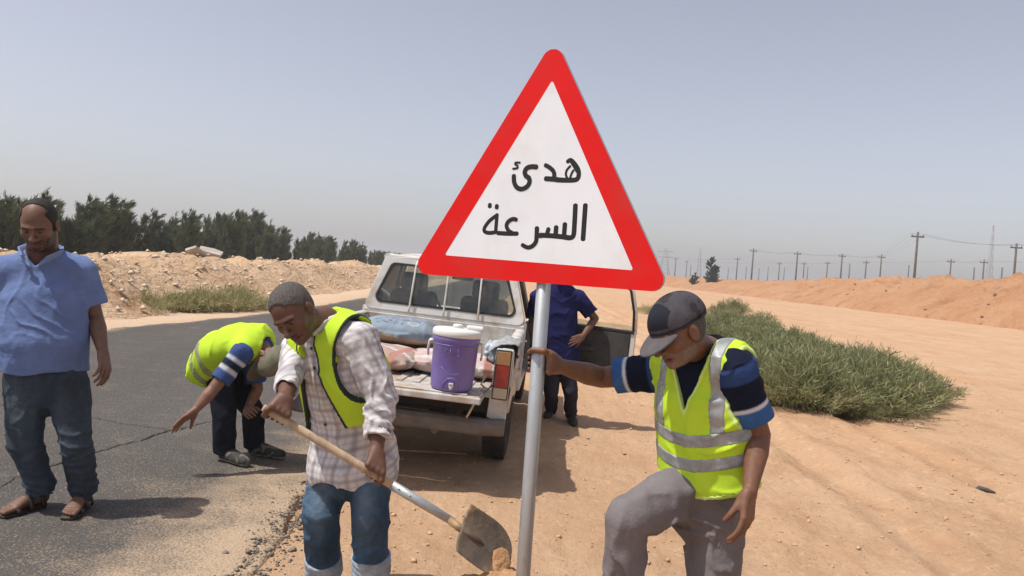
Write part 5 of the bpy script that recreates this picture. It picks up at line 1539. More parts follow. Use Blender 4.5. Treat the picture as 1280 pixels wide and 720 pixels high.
def make_sign():
    e = empty('road_sign', POST + Vector((0, 0, -0.35)), 'red-bordered triangular warning sign with black Arabic lettering on a galvanised post', 'road sign')
    zb = -0.35
    W = lambda u, v, n=0.0: SO + SR * u + SU * v + SN * n - POST - Vector((0, 0, zb))
    top = on_sign(690, 75)
    # true shape: upright isosceles plate from its three picture corners
    A, B, C = on_sign(693.5, 47), on_sign(513, 341.5), on_sign(839, 366)
    outer = round_poly([A, B, C], 0.043)
    ia, ib, ic = on_sign(690.5, 100), on_sign(556, 319), on_sign(792, 338)
    inner = round_poly([ia, ib, ic], 0.006)
    MB().tube([(0, 0, 0), (0, 0, 1.0), W(0, A[1] - 0.30).z * Vector((0, 0, 1))], 0.0275, 24).build('post', m_galv, e)
    pl = MB().prism([W(p.x, p.y, -0.004) for p in outer], SN * 0.004)
    pl.build('plate', m_alu, e)
    # the folded rim behind the plate
    small = round_poly([(A[0], A[1] - 0.012), (B[0] + 0.012, B[1] + 0.007), (C[0] - 0.012, C[1] + 0.007)], 0.040)
    MB().ring([W(p.x, p.y, -0.022) for p in outer], [W(p.x, p.y, -0.022) for p in small], SN * 0.0175).build('rim', m_alu, e)
    MB().ring([W(p.x, p.y, 0.0004) for p in outer], [W(p.x, p.y, 0.0004) for p in inner], SN * 0.0014).build('red_border', m_red, e)
    MB().prism([W(p.x, p.y, 0.0004) for p in inner], SN * 0.0009).build('white_panel', m_white, e)
    for v in (on_sign(690, 180)[1], on_sign(690, 330)[1]):
        MB().box(W(0, v, -0.024), (0.30, 0.02, 0.035), Rz(-YAW)).build('bracket', m_alu, e, 0.003)
    # lettering
    T1 = lambda x, y: on_sign(630 + x * 0.08594, 185 + y * 0.08594)
    T2 = lambda x, y: on_sign(595 + x * 0.11719, 245 + y * 0.11719)
    k1, k2 = 0.08594 / 332 , 0.11719 / 332
    lay = [0]
    def smooth(pts, n=6):
        if len(pts) < 3: return [Vector(p) for p in pts]
        P = [Vector(p) for p in pts]; out = []
        for i in range(len(P) - 1):
            p0, p1, p2, p3 = P[max(i - 1, 0)], P[i], P[i + 1], P[min(i + 2, len(P) - 1)]
            for k in range(n):
                t = k / n
                out.append(0.5 * ((2 * p1) + (p2 - p0) * t + (2 * p0 - 5 * p1 + 4 * p2 - p3) * t * t + (3 * p1 - p0 - 3 * p2 + p3) * t ** 3))
        return out + [P[-1]]
    def stroke(T, pts, w, sc, mb, w1=None):
        c = smooth([T(*p) for p in pts]); n = len(c); lay[0] += 1; z = 0.0014 + 0.00014 * (lay[0] % 9)
        w1 = w if w1 is None else w1; L_, R_ = [], []
        for i in range(n):
            t = (c[min(i + 1, n - 1)] - c[max(i - 1, 0)]).normalized(); nn = Vector((-t.y, t.x)); hw = (w + (w1 - w) * i / max(n - 1, 1)) * sc / 2
            L_.append(c[i] + nn * hw); R_.append(c[i] - nn * hw)
        t0 = (c[1] - c[0]).normalized(); t1 = (c[-1] - c[-2]).normalized()
        def capf(p, t, hw): 
            nn = Vector((-t.y, t.x)); return [p + nn * hw * math.cos(a) + t * hw * 0.8 * math.sin(a) for a in [math.pi * k / 6 for k in range(1, 6)]]
        end = capf(c[-1], t1, w1 * sc / 2); start = [p for p in capf(c[0], -t0, w * sc / 2)]
        V = [W(p.x, p.y, z) for p in L_ + R_]
        F_ = [(i, i + 1, n + i + 1, n + i) for i in range(n - 1)]
        o = len(V); V += [W(p.x, p.y, z) for p in end]; F_.append((n - 1, *range(o, o + len(end)), 2 * n - 1))
        o = len(V); V += [W(p.x, p.y, z) for p in start]; F_.append((n, *range(o, o + len(start)), 0))
        mb.add(V, F_)
    def glyph(T, sc, strokes):
        mb = MB()
        for s in strokes: stroke(T, s[0], s[1], sc, mb, s[2] if len(s) > 2 else None)
        mb.build('letter', m_ink, e)
    glyph(T1, k1, [([(928, 200), (975, 178), (1035, 240), (1078, 310), (1090, 380), (1075, 440), (1030, 466), (900, 470), (770, 464)], 62, 76), ([(985, 190), (1030, 270), (1062, 345)], 70, 40), ([(965, 265), (915, 325), (903, 390), (925, 445)], 36), ([(1012, 325), (985, 375), (962, 440)], 34)])
    glyph(T1, k1, [([(790, 462), (690, 452), (610, 447)], 74), ([(605, 250), (662, 282), (715, 330), (735, 390), (722, 445)], 62, 66)])
    glyph(T1, k1, [([(475, 277), (410, 272), (342, 290), (306, 345), (322, 405), (366, 440), (372, 505), (330, 568), (255, 598), (190, 572), (152, 500), (146, 405)], 74, 70), ([(235, 214), (178, 214), (166, 236), (200, 262), (194, 294), (134, 302)], 32)])
    glyph(T2, k2, [([(1168, 98), (1143, 462)], 54)])
    glyph(T2, k2, [([(1062, 100), (1052, 300), (1042, 415), (1010, 446), (955, 442)], 54)])
    glyph(T2, k2, [([(1000, 446), (850, 428), (690, 418)], 54), ([(950, 300), (940, 430)], 52), ([(857, 332), (850, 425)], 52), ([(775, 352), (755, 420)], 48)])
    glyph(T2, k2, [([(652, 342), (648, 430), (640, 490), (600, 536), (550, 548), (496, 522)], 52, 44), ([(700, 424), (650, 420)], 50)])
    glyph(T2, k2, [([(432, 252), (395, 246), (348, 272), (328, 318), (350, 370), (385, 392)], 46), ([(440, 402), (340, 402), (235, 396)], 50)])
    glyph(T2, k2, [([(226, 200), (218, 300), (212, 382)], 44), ([(222, 208), (150, 262), (98, 330), (92, 376), (140, 394), (205, 388)], 44), ([(150, 92), (149, 114)], 48), ([(224, 104), (223, 126)], 48)])
make_sign()

# ------------------------------------------------------------------ sand heap at the foot of the post
m_heap = mat('dug_sand', (0.36, 0.195, 0.092), (0.46, 0.27, 0.145), scale=9, rough=0.95, bump=0.8, bscale=45, bdist=0.015, spec=0.12)
def make_heap():
    c = Vector((J(632, 712, 3.02).x, 3.02, 0)); n = 72; m = 34; V = [(0, 0, 0)]; F_ = []
    H = J(630, 702, 3.02).z - gz(c.x, c.y); pts = []
    for i in range(1, m + 1):
        for k in range(n):
            r = 0.62 * i / m; a = 2 * math.pi * k / n; pts.append((r * math.cos(a), r * math.sin(a)))
    P = np.array([(0, 0)] + pts); r = np.hypot(P[:, 0], P[:, 1]); q = np.stack([P[:, 0], P[:, 1], P[:, 0] * 0], 1)
    g = ground_z(P[:, 0] + c.x, P[:, 1] + c.y)
    prof = np.clip(1 - r / 0.60, 0, 1); prof = prof ** 0.8
    prof = np.where(prof > 0.9, 0.9 + (prof - 0.9) * 0.5, prof)
    z = g - 0.02 + (H + 0.02) * prof + (0.03 * fbm(q * 6, 4, 91, 0.6) + 0.015 * np.abs(vnoise(q * 30, 94))) * sstep(0.0, 0.25, prof) - 0.012 * (r / 0.62) ** 4
    V = np.stack([P[:, 0], P[:, 1], z], 1)
    F_ = [(0, 1 + k, 1 + (k + 1) % n) for k in range(n)]
    for i in range(m - 1):
        for k in range(n):
            a, b = 1 + i * n + k, 1 + i * n + (k + 1) % n
            F_.append((a, a + n, b + n, b))
    mb = MB().add(V, F_, True); o = mb.build('sand_heap', m_heap); o.location = (c.x, c.y, 0)
    tag(o, 'fresh orange heap of dug sand piled at the foot of the sign post', 'sand heap')
make_heap()

# ------------------------------------------------------------------ shovel
m_ash = mat('worn_wood', (0.36, 0.26, 0.165), (0.50, 0.38, 0.26), scale=18, rough=0.75, stretch=(1, 1, 0.12), bump=0.2, bscale=60, c3=(0.22, 0.15, 0.095), scale3=14)
m_blade = mat('rusty_steel', (0.10, 0.078, 0.06), (0.21, 0.155, 0.108), scale=9, rough=0.65, metal=0.3, bump=0.4, bscale=50, c3=(0.42, 0.26, 0.13), scale3=6, t3=(0.5, 0.62))
def make_shovel():
    e = empty('shovel', SH_TIP, 'long-handled round shovel with wooden shaft and sandy steel blade held over the heap', 'shovel')
    L = lambda p: Vector(p) - SH_TIP
    ax = (SH_SOCK - SH_TOP).normalized(); top = SH_TOP - ax * 0.03; fer = SH_TOP.lerp(SH_SOCK, 0.66)
    o = MB().tube([L(top), L(top + ax * 0.01), L(SH_TOP.lerp(SH_SOCK, .5)), L(fer + ax * .04)], [.0125, .0165, .0168, .0172], 14).build('handle', m_ash, e)
    MB().tube([L(fer), L(fer.lerp(SH_SOCK, .5)), L(SH_SOCK)], [.0195, .0195, .016], 14).build('socket', m_galv, e)
    for k in (.12, .3):
        p = fer.lerp(SH_SOCK, k) + Vector((0, -.018, .006)); M = Vector((0, -1, .3)).to_track_quat('Z', 'Y').to_matrix()
        mb = MB().lathe([(.005, -.004), (.005, .004), (.003, .006)], M, 8); mb.v = [v + L(p) for v in mb.v]; mb.build('rivet', m_galv, e)
    # dished blade from its picture corners
    TL, BL = J(584, 633, 3.16), J(565, 692, 2.98)
    wv = (BL - TL); hw = wv.length / 2; t = wv.normalized(); d = (SH_TIP - (TL + BL) / 2); Lb = d.length; d = (d - t * d.dot(t)).normalized(); nrm = d.cross(t).normalized()
    if nrm.y > 0: nrm = -nrm         # towards the viewer: the hollow side
    c0 = (TL + BL) / 2; NU, NV = 22, 18; V = []
    for i in range(NU + 1):
        u = i / NU; w = hw * (1.0 + .05 * math.sin(u * 3)) if u < .45 else hw * 1.05 * math.sqrt(max(0, 1 - ((u - .45) / .55) ** 2.3))
        for j in range(NV + 1):
            v = -1 + 2 * j / NV
            dish = .030 * (abs(v) ** 2.0) * (1 - .45 * u) * (w / hw) + .012 * (1 - u) ** 3 - .018 * math.exp(-((v / .16) ** 2)) * max(0, 1 - u / .55) * -1.0
            V.append(c0 + d * (Lb * u) + t * (w * v) + nrm * (dish - .012))
    F_ = [(i * (NV + 1) + j, i * (NV + 1) + j + 1, (i + 1) * (NV + 1) + j + 1, (i + 1) * (NV + 1) + j) for i in range(NU) for j in range(NV)]
    mb = MB().add([L(p) for p in V], F_, True); o = mb.build('blade', m_blade, e); md = o.modifiers.new('thick', 'SOLIDIFY'); md.thickness = .003
    MB().tube([L(SH_SOCK - ax * .02), L(c0 + d * .02 + nrm * .004), L(c0 + d * Lb * .30 + nrm * .004), L(c0 + d * Lb * .46 - nrm * .006)], [.0165, .016, .012, .004], 12).build('blade_rib', m_blade, e)
    # clinging sand
    prs = [Ell(c0 + d * Lb * .82 + t * hw * .25 + nrm * .004, (Lb * .17, hw * .55, .012), np.array([[d.x, t.x, nrm.x], [d.y, t.y, nrm.y], [d.z, t.z, nrm.z]]), .02), Disp(lambda P: .008 * fbm(P * 40, 3, 3))]
    body_mesh('clinging_sand', prs, .005, m_heap, e, SH_TIP)
make_shovel()

# ------------------------------------------------------------------ pickup truck
m_paint = mat('dusty_white_paint', (0.56, 0.55, 0.52), (0.66, 0.65, 0.63), scale=3, rough=0.42, spec=0.5, c3=(0.40, 0.33, 0.26), scale3=4.5, t3=(0.46, 0.72), bump=0.03, bscale=15)
m_bedp = mat('scratched_bed', (0.42, 0.40, 0.37), (0.56, 0.54, 0.51), scale=14, rough=0.6, c3=(0.36, 0.27, 0.19), scale3=5, t3=(0.48, 0.66), bump=0.15, bscale=60)
m_under = mat('underbody', (0.025, 0.022, 0.02), (0.05, 0.043, 0.036), scale=8, rough=0.85)
m_bump = mat('bumper_steel', (0.11, 0.10, 0.095), (0.17, 0.155, 0.14), scale=9, rough=0.55, metal=0.3, c3=(0.16, 0.10, 0.065), scale3=12)
m_rubber = mat('rubber', (0.022, 0.02, 0.019), (0.05, 0.043, 0.036), scale=6, rough=0.85, bump=0.2, bscale=60)
m_trim = mat('dark_trim', (0.030, 0.030, 0.032), (0.05, 0.05, 0.052), scale=8, rough=0.7)
m_seal = mat('window_seal', (0.012, 0.012, 0.012), rough=0.6)
m_seat = mat('seat_cloth', (0.055, 0.06, 0.066), (0.085, 0.09, 0.095), scale=12, rough=0.9)
m_door = mat('door_card', (0.032, 0.030, 0.029), (0.055, 0.05, 0.047), scale=6, rough=0.75)
def glass_mat(name, tint, alpha):
    m = bpy.data.materials.new(name); m.use_nodes = True; nt = m.node_tree; N, L = nt.nodes.new, nt.links.new
    out = nt.nodes['Material Output']; nt.nodes.remove(nt.nodes['Principled BSDF'])
    tr = N('ShaderNodeBsdfTransparent'); tr.inputs['Color'].default_value = (*tint, 1)
    gl = N('ShaderNodeBsdfGlossy'); gl.inputs['Roughness'].default_value = 0.06
    df = N('ShaderNodeBsdfDiffuse'); df.inputs['Color'].default_value = (0.42, 0.37, 0.31, 1)
    fr = N('ShaderNodeFresnel'); fr.inputs['IOR'].default_value = 1.5
    tc = N('ShaderNodeTexCoord'); ns = N('ShaderNodeTexNoise'); ns.inputs['Scale'].default_value = 7; ns.inputs['Detail'].default_value = 8
    L(tc.outputs['Object'], ns.inputs['Vector'])
    mr = N('ShaderNodeMapRange'); mr.inputs['From Min'].default_value = .4; mr.inputs['From Max'].default_value = .75; mr.inputs['To Min'].default_value = alpha * .3; mr.inputs['To Max'].default_value = alpha * 1.8
    L(ns.outputs['Fac'], mr.inputs['Value'])
    m1 = N('ShaderNodeMixShader'); L(fr.outputs[0], m1.inputs[0]); L(tr.outputs[0], m1.inputs[1]); L(gl.outputs[0], m1.inputs[2])
    m2 = N('ShaderNodeMixShader'); L(mr.outputs[0], m2.inputs[0]); L(m1.outputs[0], m2.inputs[1]); L(df.outputs[0], m2.inputs[2])
    L(m2.outputs[0], out.inputs['Surface']); return m
m_glass = glass_mat('dusty_glass', (0.86, 0.90, 0.89), 0.10)
m_lred = mat('lamp_red', (0.30, 0.012, 0.012), (0.24, 0.01, 0.01), scale=30, rough=0.25, coat=0.6)
m_lamb = mat('lamp_amber', (0.36, 0.20, 0.08), (0.30, 0.16, 0.06), scale=30, rough=0.3, coat=0.5)
m_lclr = mat('lamp_clear', (0.42, 0.37, 0.28), rough=0.3, coat=0.5)
m_chrome = mat('dull_chrome', (0.5, 0.5, 0.5), rough=0.35, metal=0.9)
m_plate = mat('number_plate', (0.5, 0.48, 0.42), (0.36, 0.33, 0.28), scale=20, rough=0.5)

TYAW = math.radians(-3.4); TROLL = math.radians(2.6)
T0 = Vector((-0.80, 5.45, 0.045))
truck = empty('pickup_truck', T0, 'dusty white pickup truck with its tailgate down and right door open on the road shoulder', 'pickup truck', rot=(0, TROLL, TYAW))
TM = Matrix.Translation(T0) @ Matrix.Rotation(TYAW, 4, 'Z') @ Matrix.Rotation(TROLL, 4, 'Y')
def make_truck():
    e = truck; HW = 0.81; BL = 1.86; fz = 0.68; rz = 1.00
    # load bed
    bed = MB().box((0, BL / 2, fz - .02), (2 * HW - .14, BL, .04)); bed = bed.build('bed_floor', m_bedp, e)
    for k in range(11): MB().box((-.62 + k * .124, BL / 2, fz + .004), (.05, BL - .04, .012)).build('floor_rib', m_bedp, bed, .004)
    MB().box((0, BL - .02, (fz + rz) / 2), (2 * HW - .12, .05, rz - fz)).build('bed_front', m_bedp, e, .006)
    for s in (-1, 1):
        # outer side: profile with rolled rail, crease, tucked sill, cut by a wheel arch
        prof = [(HW - .095, rz - .012), (HW - .09, rz), (HW - .02, rz), (HW - .004, rz - .02), (HW, .86), (HW - .004, .74), (HW + .006, .72), (HW - .006, .58), (HW - .035, .44)]
        wy, wr = 0.93, .355
        ys = sorted(set([0.0, .03] + list(np.linspace(.03, BL - .01, 40)) + [wy - wr, wy + wr])); V = []; F_ = []
        for y in ys:
            a = wr * wr - (y - wy) ** 2; zlo = .33 + math.sqrt(a) if a > 0 else 0
            for (x, z) in prof: V.append((s * (x + (.018 * math.exp(-((math.hypot(y - wy, z - .33) - wr - .02) / .03) ** 2) if z < .8 else 0)), y, max(z, zlo)))
        n = len(prof)
        for i in range(len(ys) - 1):
            for j in range(n - 1): F_.append((i * n + j, i * n + j + 1, (i + 1) * n + j + 1, (i + 1) * n + j))
        o = MB().add(V, F_, True).build('bed_side', m_paint, e); md = o.modifiers.new('thick', 'SOLIDIFY'); md.thickness = .006; md.offset = -1
        MB().box((s * (HW - .085), BL / 2, (fz + rz) / 2 - .005), (.02, BL - .02, rz - fz - .03)).build('bed_wall', m_bedp, e, .004)
        MB().hexa([(s * .55, wy - .33, fz), (s * .735, wy - .33, fz), (s * .735, wy + .33, fz), (s * .55, wy + .33, fz), (s * .60, wy - .22, fz + .15), (s * .735, wy - .22, fz + .15), (s * .735, wy + .22, fz + .15), (s * .60, wy + .22, fz + .15)]).build('wheel_housing', m_bedp, e, .03)
        # rear corner post with stacked lamp
        MB().hexa([(s * (HW - .15), -.004, .50), (s * (HW - .012), -.004, .47), (s * (HW - .012), .05, .47), (s * (HW - .15), .05, .50), (s * (HW - .13), -.004, rz - .004), (s * (HW - .008), -.004, rz - .004), (s * (HW - .008), .05, rz - .004), (s * (HW - .13), .05, rz - .004)]).build('corner_post', m_paint, e, .006)
        lm = MB().box((s * (HW - .072), -.012, .815), (.112, .03, .355)).build('tail_lamp', m_seal, e, .006)
        MB().box((s * (HW - .072), -.028, .935), (.098, .024, .095)).build('lens', m_lamb, lm, .004)
        MB().box((s * (HW - .072), -.028, .805), (.098, .024, .158)).build('lens', m_lred, lm, .004)
        MB().box((s * (HW - .072), -.028, .685), (.098, .024, .075)).build('lens', m_lclr, lm, .004)
        MB().tube([(s * (HW - .135), -.01, .73), (s * (HW - .16), -.14, .71), (s * (HW - .19), -.27, .68)], .005, 6).build('tailgate_stay', m_bump, e)
        # rope hooks along the rail
        for y in (.25, .9, 1.55): MB().tube([(s * (HW + .0), y - .05, rz - .07), (s * (HW + .022), y - .03, rz - .08), (s * (HW + .022), y + .03, rz - .08), (s * HW, y + .05, rz - .07)], .006, 6).build('rope_hook', m_paint, e)
    # lowered tailgate
    tg = MB().box((0, -.155, fz - .025), (2 * HW - .36, .29, .045)).build('tailgate', m_bedp, e, .008)
    MB().box((0, -.155, fz + .004), (1.06, .20, .010)).build('tailgate_panel', m_bedp, tg, .004)
    for x in (-.5, .5): MB().tube([(x, -.005, fz - .03), (x + .08, -.005, fz - .03)], .016, 8).build('hinge', m_bump, tg)
    # chassis, bumper
    for x in (-.4, .4): MB().box((x, 2.35, .47), (.075, 4.6, .11)).build('chassis_rail', m_under, e)
    MB().box((0, .06, .585), (1.35, .05, .13)).build('rear_panel', m_under, e, .006)
    bmp = MB()
    sec = [(-.06, .505), (-.11, .50), (-.13, .47), (-.13, .41), (-.11, .385), (-.06, .385)]
    xs = [(-.80, .06), (-.66, 0), (.66, 0), (.80, .06)]; V = []; F_ = []
    for (x, dy) in xs:
        for (y, z) in sec: V.append((x, y + dy, z))
    for i in range(3):
        for j in range(6): F_.append((i * 6 + j, i * 6 + (j + 1) % 6, (i + 1) * 6 + (j + 1) % 6, (i + 1) * 6 + j))
    F_ += [tuple(range(6)), tuple(range(23, 17, -1))]
    b = bmp.add(V, F_).build('rear_bumper', m_bump, e, .008)
    MB().box((0, -.04, .512), (.5, .10, .012)).build('step_pad', m_trim, b)
    for x in (-.30, .34): MB().box((x, -.02, .44), (.05, .12, .05)).build('bumper_bracket', m_under, b)
    pl = MB().box((-.28, -.02, .60), (.33, .012, .115)).build('number_plate', m_plate, e, .004)
    MB().box((-.50, -.02, .605), (.075, .05, .05)).build('plate_lamp', m_trim, e, .008)
    MB().tube([(.30, -.02, .36), (.32, .5, .36), (.30, 1.4, .42)], .024, 10).build('exhaust_pipe', m_bump, e)
    MB().tube([(-.66, .93, .35), (.66, .93, .35)], [.05, .05], 10).build('rear_axle', m_under, e); MB().lathe([(.01, -.12), (.10, -.08), (.13, 0), (.10, .08), (.01, .12)], Matrix.Translation((0, .93, .35)) @ Matrix.Rotation(math.pi / 2, 4, 'Y') if False else Ry(math.pi / 2), 14)
    MB().box((.0, 1.9, .42), (.5, 1.0, .2)).build('fuel_tank', m_under, e, .04)
    # wheels
    for s in (-1, 1):
        for wy in (.93, 3.88):
            c = Vector((s * .695, wy, .335)); M = Ry(math.pi / 2 * s)
            w = empty('wheel', (0, 0, 0)); w.parent = e; bpy.data.objects.remove(w)
            ty = MB().lathe([(.20, -.085), (.30, -.098), (.335, -.085), (.345, -.05), (.345, .05), (.335, .085), (.30, .098), (.20, .085)], M, 36, True, True); ty.v = [v + c for v in ty.v]
            t = ty.build('wheel', m_rubber, e)
            rim = MB().lathe([(.205, .075), (.19, .05), (.16, .03), (.10, .045), (.06, .06), (.0, .06)], M, 28); rim.v = [v + c for v in rim.v]; rim.build('rim', m_chrome, t)
            tr = MB()
            for k in range(30):
                a = 2 * math.pi * k / 30
                for q in (-1, 1):
                    p = Vector((q * .048, .345 * math.cos(a + .05 * q), .345 * math.sin(a + .05 * q))); tr.box(p + c, (.075, .034, .016), Rx(a + math.pi / 2 + math.pi))
            o = tr.build('tread', m_rubber, t); o['kind'] = 'stuff'
    # cab
    y0, y1 = BL + .03, BL + 1.26          # back of cab, foot of windscreen
    zb, zr = 1.055, 1.575; hb, hr = .765, .615
    rearlow = [(-HW + .02, y0, .50), (HW - .02, y0, .50), (HW - .02, y0, zb - .02), (-HW + .02, y0, zb - .02)]
    MB().prism(rearlow, (0, .04, 0)).build('cab_back', m_paint, e, .015)
    rp = lambda x, z: Vector((x, y0 + (z - zb) * .16, z))
    def trap(hwb, hwt, zb_, zt_, r=.05): return [rp(p.x, p.y) for p in round_poly([(-hwb, zb_), (hwb, zb_), (hwt, zt_), (-hwt, zt_)], r, 5)]
    outer = trap(hb + .035, hr + .02, zb - .03, zr - .005, .06); inner = trap(hb - .055, hr - .045, zb + .045, zr - .085, .06); inn2 = trap(hb - .075, hr - .062, zb + .062, zr - .103, .055)
    MB().ring(outer, inner, (0, .05, 0)).build('cab_rear_frame', m_paint, e, .008)
    MB().ring([p + Vector((0, -.006, 0)) for p in trap(hb - .053, hr - .043, zb + .043, zr - .083, .06)], [p + Vector((0, -.006, 0)) for p in inn2], (0, .035, 0)).build('rear_window_seal', m_seal, e)
    MB().prism([p + Vector((0, .012, 0)) for p in trap(hb - .076, hr - .063, zb + .063, zr - .104, .055)], (0, .004, 0)).build('rear_window', m_glass, e)
    for x in (-.335, .0, .335):
        MB().tube([rp(x * 1.02, zb - .03) + Vector((0, -.018, 0)), rp(x, zb + .02) + Vector((0, -.035, 0)), rp(x * .97, zr - .09) + Vector((0, -.035, 0)), rp(x * .95, zr - .04) + Vector((0, -.012, 0))], .0095, 8).build('window_guard_bar', m_paint, e)
    # roof with rounded edges
    V = []; F_ = []; ny, nx = 14, 15
    for i in range(ny + 1):
        f = i / ny; y = y0 + .075 + f * (1.02); zc = zr + .035 * math.sin(math.pi * min(1, f * .9 + .05)) - .03 * max(0, f - .8) / .2
        if i == 0: zc = zr - .012
        for j in range(nx + 1):
            v = -1 + 2 * j / nx; V.append((v * (hr + .03), y, zc - .055 * abs(v) ** 5))
    for i in range(ny):
        for j in range(nx): F_.append((i * (nx + 1) + j, i * (nx + 1) + j + 1, (i + 1) * (nx + 1) + j + 1, (i + 1) * (nx + 1) + j))
    o = MB().add(V, F_, True).build('roof', m_paint, e); md = o.modifiers.new('thick', 'SOLIDIFY'); md.thickness = .035; md.offset = -1
    # pillars, sills, floor
    yr_t, yr_b = y0 + .08, y0 + .02; yf_t, yf_b = y0 + 1.06, y1 + .02
    for s in (-1, 1):
        MB().tube([(s * (hr + .012), yr_t, zr - .03), (s * (hr + .018), yf_t, zr - .035), (s * (hb + .01), yf_b, zb - .02)], [.034, .034, .034], 8).build('roof_rail', m_paint, e)
        MB().hexa([(s * (hb - .01), y0 + .05, zb - .04), (s * (hb + .034), y0 + .03, zb - .04), (s * (hb + .034), y0 + .15, zb - .04), (s * (hb - .01), y0 + .15, zb - .04), (s * (hr - .01), yr_t + .02, zr - .03), (s * (hr + .03), yr_t, zr - .03), (s * (hr + .03), yr_t + .12, zr - .03), (s * (hr - .01), yr_t + .12, zr - .03)]).build('rear_pillar', m_paint, e, .008)
        MB().box((s * (HW - .03), y0 + .10, .77), (.05, .16, .56)).build('pillar_base', m_paint, e, .01)
        MB().box((s * (HW - .06), (y0 + y1) / 2, .45), (.12, y1 - y0, .10)).build('sill', m_paint, e, .015)
        MB().box((s * (HW - .035), y1 + .60, .72), (.05, 1.20, .55)).build('front_wing', m_paint, e, .02)
    MB().box((0, (y0 + y1) / 2, .46), (1.4, y1 - y0, .03)).build('cab_floor', m_trim, e)
    MB().box((0, y1 - .02, .80), (1.50, .26, .34)).build('dashboard', m_trim, e, .05)
    MB().hexa([(-.74, y1 + .16, zb - .06), (.74, y1 + .16, zb - .06), (.70, y1 + 1.18, zb - .18), (-.70, y1 + 1.18, zb - .18), (-.70, y1 + .16, zb - .01), (.70, y1 + .16, zb - .01), (.66, y1 + 1.16, zb - .13), (-.66, y1 + 1.16, zb - .13)]).build('bonnet', m_paint, e, .03)
    MB().box((0, y1 + 1.19, .62), (1.56, .06, .42)).build('grille', m_trim, e, .02); MB().box((0, y1 + 1.27, .48), (1.6, .12, .14)).build('front_bumper', m_bump, e, .03)
    ws = [Vector((-.70, y1 + .10, zb)), Vector((.70, y1 + .10, zb)), Vector((hr - .02, yf_t - .02, zr - .04)), Vector((-hr + .02, yf_t - .02, zr - .04))]
    MB().prism(ws, (0, .005, 0)).build('windscreen', m_glass, e)
    # seats with headrests, steering wheel, rear shelf
    for x in (-.36, .36):
        st = MB().box((x, y0 + .60, .66), (.50, .50, .16)).build('seat', m_seat, e, .05)
        MB().box((x, y0 + .30, .95), (.48, .13, .60), Rx(.20)).build('backrest', m_seat, st, .055)
        MB().box((x, y0 + .235, 1.32), (.27, .09, .19), Rx(.12)).build('headrest', m_seat, st, .04)
    a = [2 * math.pi * k / 24 for k in range(25)]; sw = Vector((-.36, y1 - .30, 1.02)); M = Rx(math.radians(-62))
    stw = MB().tube([sw + M @ Vector((.185 * math.cos(w), .185 * math.sin(w), 0)) for w in a], .014, 8, caps=False).build('steering_wheel', m_trim, e)
    MB().tube([sw, sw + Vector((0, .30, -.16))], .03, 8).build('steering_column', m_trim, stw)
    for w in (0, math.pi, -math.pi / 2): MB().tube([sw, sw + M @ Vector((.18 * math.cos(w), .18 * math.sin(w), 0))], .012, 6).build('spoke', m_trim, stw)
    MB().box((0, y1 - .06, 1.40), (.24, .02, .065)).build('rear_view_mirror', m_trim, e, .01)
    # left door, shut
    dlen = y1 - y0 - .26; dm = (y0 + y1) / 2 + .10
    ld = MB().box((-HW + .028, dm, .775), (.05, dlen, .55)).build('door', m_paint, e, .015)
    MB().tube([(-hb, dm - dlen / 2, zb), (-hr - .01, dm - dlen / 2 + .06, zr - .07), (-hr - .012, dm + dlen / 2 - .36, zr - .07), (-hb, dm + dlen / 2, zb)], .02, 8).build('window_frame', m_paint, ld)
    MB().prism([(-hb, dm - dlen / 2, zb), (-hr - .01, dm - dlen / 2 + .06, zr - .07), (-hr - .012, dm + dlen / 2 - .36, zr - .07), (-hb, dm + dlen / 2, zb)], (.004, 0, 0)).build('window', m_glass, ld)
    MB().box((-HW - .10, y1 - .08, 1.10), (.17, .06, .13)).build('wing_mirror', m_trim, ld, .02)
    # right door, swung open on its front hinge
    hx, hy = HW - .02, y1 - .02; th = math.radians(76); dl = 1.20
    D = Matrix.Translation((hx, hy, 0)) @ Matrix.Rotation(th, 4, 'Z')      # door runs along -y when shut
    T = lambda p: D @ Vector(p)
    def DB(name, mb, m, par, bev=0.0):
        mb.v = [T(p) for p in mb.v]; return mb.build(name, m, par, bev)
    rd = DB('door', MB().prism([(.022, -dl, .50), (.022, -dl + .06, .43), (.022, -.02, .43), (.022, 0, .50), (.022, 0, zb - .02), (.022, -dl, zb - .02)], (.014, 0, 0)), m_paint, e, .006)
    rd['label'] = 'open right door showing its dark inner panel'
    DB('door_edge', MB().ring([(-.03, -dl, .50), (-.03, -dl + .06, .43), (-.03, -.02, .43), (-.03, 0, .50), (-.03, 0, zb - .02), (-.03, -dl, zb - .02)], [(-.03, -dl + .05, .52), (-.03, -dl + .09, .475), (-.03, -.06, .475), (-.03, -.05, .52), (-.03, -.05, zb - .05), (-.03, -dl + .05, zb - .05)], (.05, 0, 0)), m_paint, rd, .006)
    DB('door_card', MB().prism([(-.042, -dl + .055, .525), (-.042, -dl + .10, .48), (-.042, -.065, .48), (-.042, -.055, .525), (-.042, -.055, zb - .045), (-.042, -dl + .055, zb - .045)], (.03, 0, 0)), m_door, rd, .01)
    DB('armrest', MB().box((-.075, -.52, .80), (.07, .52, .055)), m_trim, rd, .02); DB('door_pocket', MB().box((-.06, -.50, .585), (.05, .66, .13)), m_trim, rd, .015)
    DB('window_crank', MB().tube([(-.05, -.30, .70), (-.085, -.30, .70), (-.085, -.38, .68)], .011, 8), m_chrome, rd); DB('door_pull', MB().box((-.055, -.28, .88), (.03, .12, .04)), m_chrome, rd, .008)
    lean = lambda y, z: (-.15 * (z - zb) / (zr - zb), y, z)
